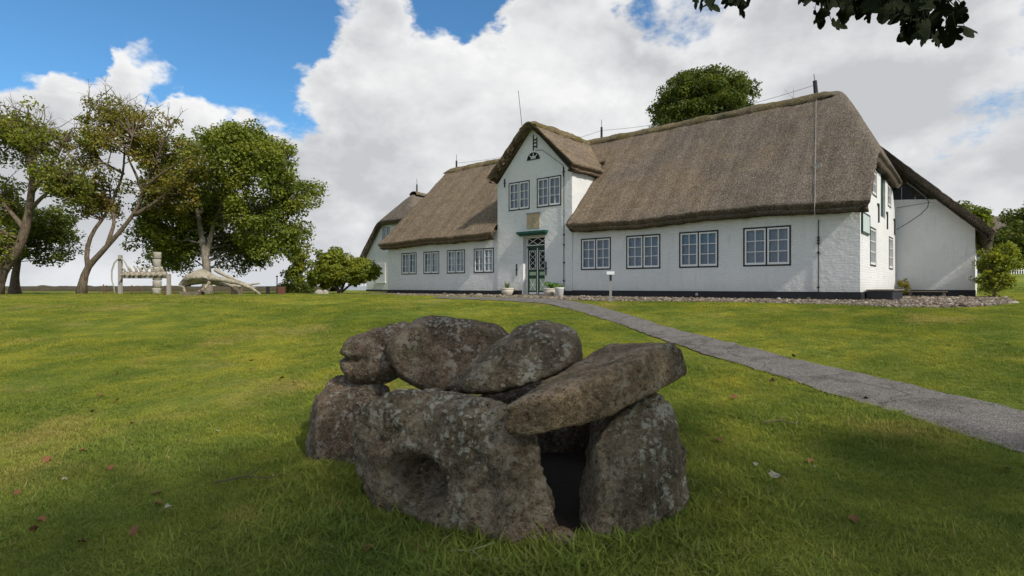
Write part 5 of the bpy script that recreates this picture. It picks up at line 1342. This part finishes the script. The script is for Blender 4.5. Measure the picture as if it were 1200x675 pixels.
    def leafmesh(m):
        mb = MB(); n = 9
        prof = [(0, -1), (0.35, -0.75), (0.75, -0.35), (0.55, 0.0), (0.85, 0.3), (0.45, 0.55), (0, 1.0), (-0.45, 0.5), (-0.9, 0.25), (-0.55, -0.05), (-0.7, -0.4), (-0.3, -0.8)]
        vs = [(0, 0, 0.06)]+[(x, y, 0.55*abs(x)**1.5+0.22*math.sin(3*x+2*y)) for x, y in prof]
        return mb.add(vs, [(0, i+1, (i+1) % 12+1) for i in range(12)]).mesh('fallen_leaf', m, True)
    lm = leafmesh(M_DRYLEAF); pm = leafmesh(M_PALELEAF)
    brown = [(55, 544), (185, 583), (186, 596), (40, 627), (130, 553), (97, 533), (345, 452), (138, 441), (118, 466), (137, 473), (294, 425), (110, 485), (20, 583), (156, 500), (295, 436), (253, 419), (330, 447), (157, 630), (95, 643), (48, 615), (393, 600), (430, 652), (491, 652), (930, 420), (1050, 500), (860, 470), (950, 545), (1000, 615), (1180, 555), (1015, 470), (842, 520), (905, 450)]
    for i, (px, py) in enumerate(brown):
        g = G(px, py); s = r.uniform(0.028, 0.05)
        o = link_mesh('fallen_leaf', lm, None, None, (g.x, g.y, g.z+0.028+0.2*s), (r.gauss(0, .35), r.gauss(0, .35), r.uniform(0, 6.3))); o.scale = (s, s*r.uniform(.8, 1.2), s)
        tag(o, 'curled brown fallen leaf lying on the lawn', 'leaf', 'brown leaves scattered on the lawn')
    for i, (px, py) in enumerate([(909, 567), (76, 487), (245, 397), (197, 604), (76, 571), (255, 512), (885, 553), (335, 577), (953, 557), (715, 652)]):
        g = G(px, py); s = r.uniform(0.018, 0.03) if i else 0.055
        o = link_mesh('pale_leaf', pm, None, None, (g.x, g.y, g.z+0.055), (r.gauss(0, .3), r.gauss(0, .3), r.uniform(0, 6.3))); o.scale = (s, s*0.7, s)
        if i == 0: tag(o, 'largest bleached leaf, right of the stone grave', 'leaf', 'pale leaves scattered on the lawn')
        else: tag(o, 'small bleached leaf lying on the lawn', 'leaf', 'pale leaves scattered on the lawn')
    for i, (px, py, l, a, lab) in enumerate([(296, 570, 0.5, 0.25, 'dead twig on the grass left of the stone grave'), (918, 502, 0.35, -0.2, 'dead twig on the grass right of the stone grave'), (555, 664, 0.3, -0.5, 'pale straw twig at the bottom edge below the front boulder')]):
        g = G(px, py); pts = [Vector((-l/2, 0, 0.045)), Vector((-l*0.1, 0.03, 0.065)), Vector((l*0.2, -0.01, 0.05)), Vector((l/2, 0.04, 0.06))]
        mb = MB().tube(pts, [0.006, 0.005, 0.004, 0.002], 6).tube([pts[1], pts[1]+Vector((0.1, 0.08, 0.03))], [0.004, 0.002], 5)
        tag(mb.build('twig', M_TWIG if i < 2 else M_PALELEAF, None, loc=tuple(g), rot=(0, 0, a)), lab, 'twig')
build_small()

# ================================================================== GRASS
def tuft(seed, nb, spread, hmin, hmax, w):
    r = random.Random(seed); vs = []; fs = []; tn = []
    for i in range(nb):
        a = r.uniform(0, 6.28); rad = spread*math.sqrt(r.random()); o = Vector((rad*math.cos(a), rad*math.sin(a), -0.01)); a2 = r.uniform(0, 6.28); d = Vector((math.cos(a2), math.sin(a2), 0)); s = Vector((-d.y, d.x, 0)); h = r.uniform(hmin, hmax); lean = r.uniform(0.15, 0.9)
        p1 = o+d*h*lean*0.35+Vector((0, 0, h*0.6)); p2 = o+d*h*lean+Vector((0, 0, h*(1.05-0.35*lean))); k = len(vs); rnd = r.random()
        vs += [o-s*w/2, o+s*w/2, p1+s*w*0.42, p1-s*w*0.42, p2]; fs += [(k, k+1, k+2, k+3), (k+3, k+2, k+4)]; tn += [(0, rnd, 0)]*2+[(0.6, rnd, 0)]*2+[(1, rnd, 0)]
    me = bpy.data.meshes.new('tuft'); me.from_pydata([tuple(v) for v in vs], [], fs); me.update(); me.materials.append(M_BLADE)
    at = me.attributes.new('tint', 'FLOAT_VECTOR', 'POINT'); at.data.foreach_set('vector', np.array(tn, np.float32).ravel()); return me
def build_grass():
    N = 300000; a = 1.35; y0, y1 = 1.9, 27.0
    u = rng.random(N); e = 1-a; y = (y0**e+u*(y1**e-y0**e))**(1/e); x = rng.uniform(-1, 1, N)*(1.03*y+0.7)
    mp = (EA+EB)/2; wd = np.linalg.norm(EB-EA, axis=1)[:, None]; sh = np.maximum(0.5, 1-0.16/wd)
    PP = np.concatenate([mp+(EA-mp)*sh, (mp+(EB-mp)*sh)[::-1]])
    ok = ~(inpoly(x, y, PATHPOLY) & (inpoly(x, y, PP) | (rng.random(N) < 0.55))) & ~inpoly(x, y, GBW) & ~inpoly(x, y, CHAMBER)
    lx = (x-HC[0])*0.757-(y-HC[1])*0.653; ly = (x-HC[0])*0.653+(y-HC[1])*0.757
    ok &= ~((lx > -22) & (lx < 2.5) & (ly > -0.1))
    x, y = x[ok], y[ok]; n = len(x); z = ground_z(x, y)
    hgt = 0.85+0.35*fbm(np.stack([x, y, 0*x], -1), 0.8, 3, 0.5, 12)
    # unmown grass round the boulders
    dd = np.hypot((x-0.1)/1.5, (y-3.8)/1.05); hgt *= 1+0.55*np.exp(-((dd-1.0)/0.22)**2)
    foot = polyline([G(*q) for q in [(362, 552), (420, 578), (500, 610), (600, 642), (655, 648), (690, 648), (760, 640), (806, 606), (812, 570)]], 60)
    near = np.where(y < 6)[0]; df = np.min(np.hypot(x[near][:, None]-foot[None, :, 0], y[near][:, None]-foot[None, :, 1]), axis=1)
    hgt[near] *= 1+0.45*np.exp(-(df/0.09)**2)
    rot = np.stack([rng.normal(0, .12, n), rng.normal(0, .12, n), rng.uniform(0, 6.28, n)], -1)
    far = y > 8.5; idx = np.where(far, rng.integers(5, 8, n), rng.integers(0, 5, n))
    scl = np.clip(hgt, 0.45, 2.3)*rng.uniform(0.75, 1.2, n)*np.where(far, np.clip(y/14, 0.8, 1.3), 1.0)
    scl = scl*np.where((rng.random(n) < 0.02) & ~far, 1.9, 1.0)
    protos = [tuft(k, 10, 0.035, 0.02, 0.058, 0.0042) for k in range(5)]+[tuft(20+k, 22, 0.11, 0.02, 0.045, 0.010) for k in range(3)]
    o = scatter('lawn_grass', np.stack([x, y, z], -1), rot, scl, idx, protos)
    tag(o, 'short green lawn grass with straw-coloured patches', 'grass', kind='stuff')
build_grass()
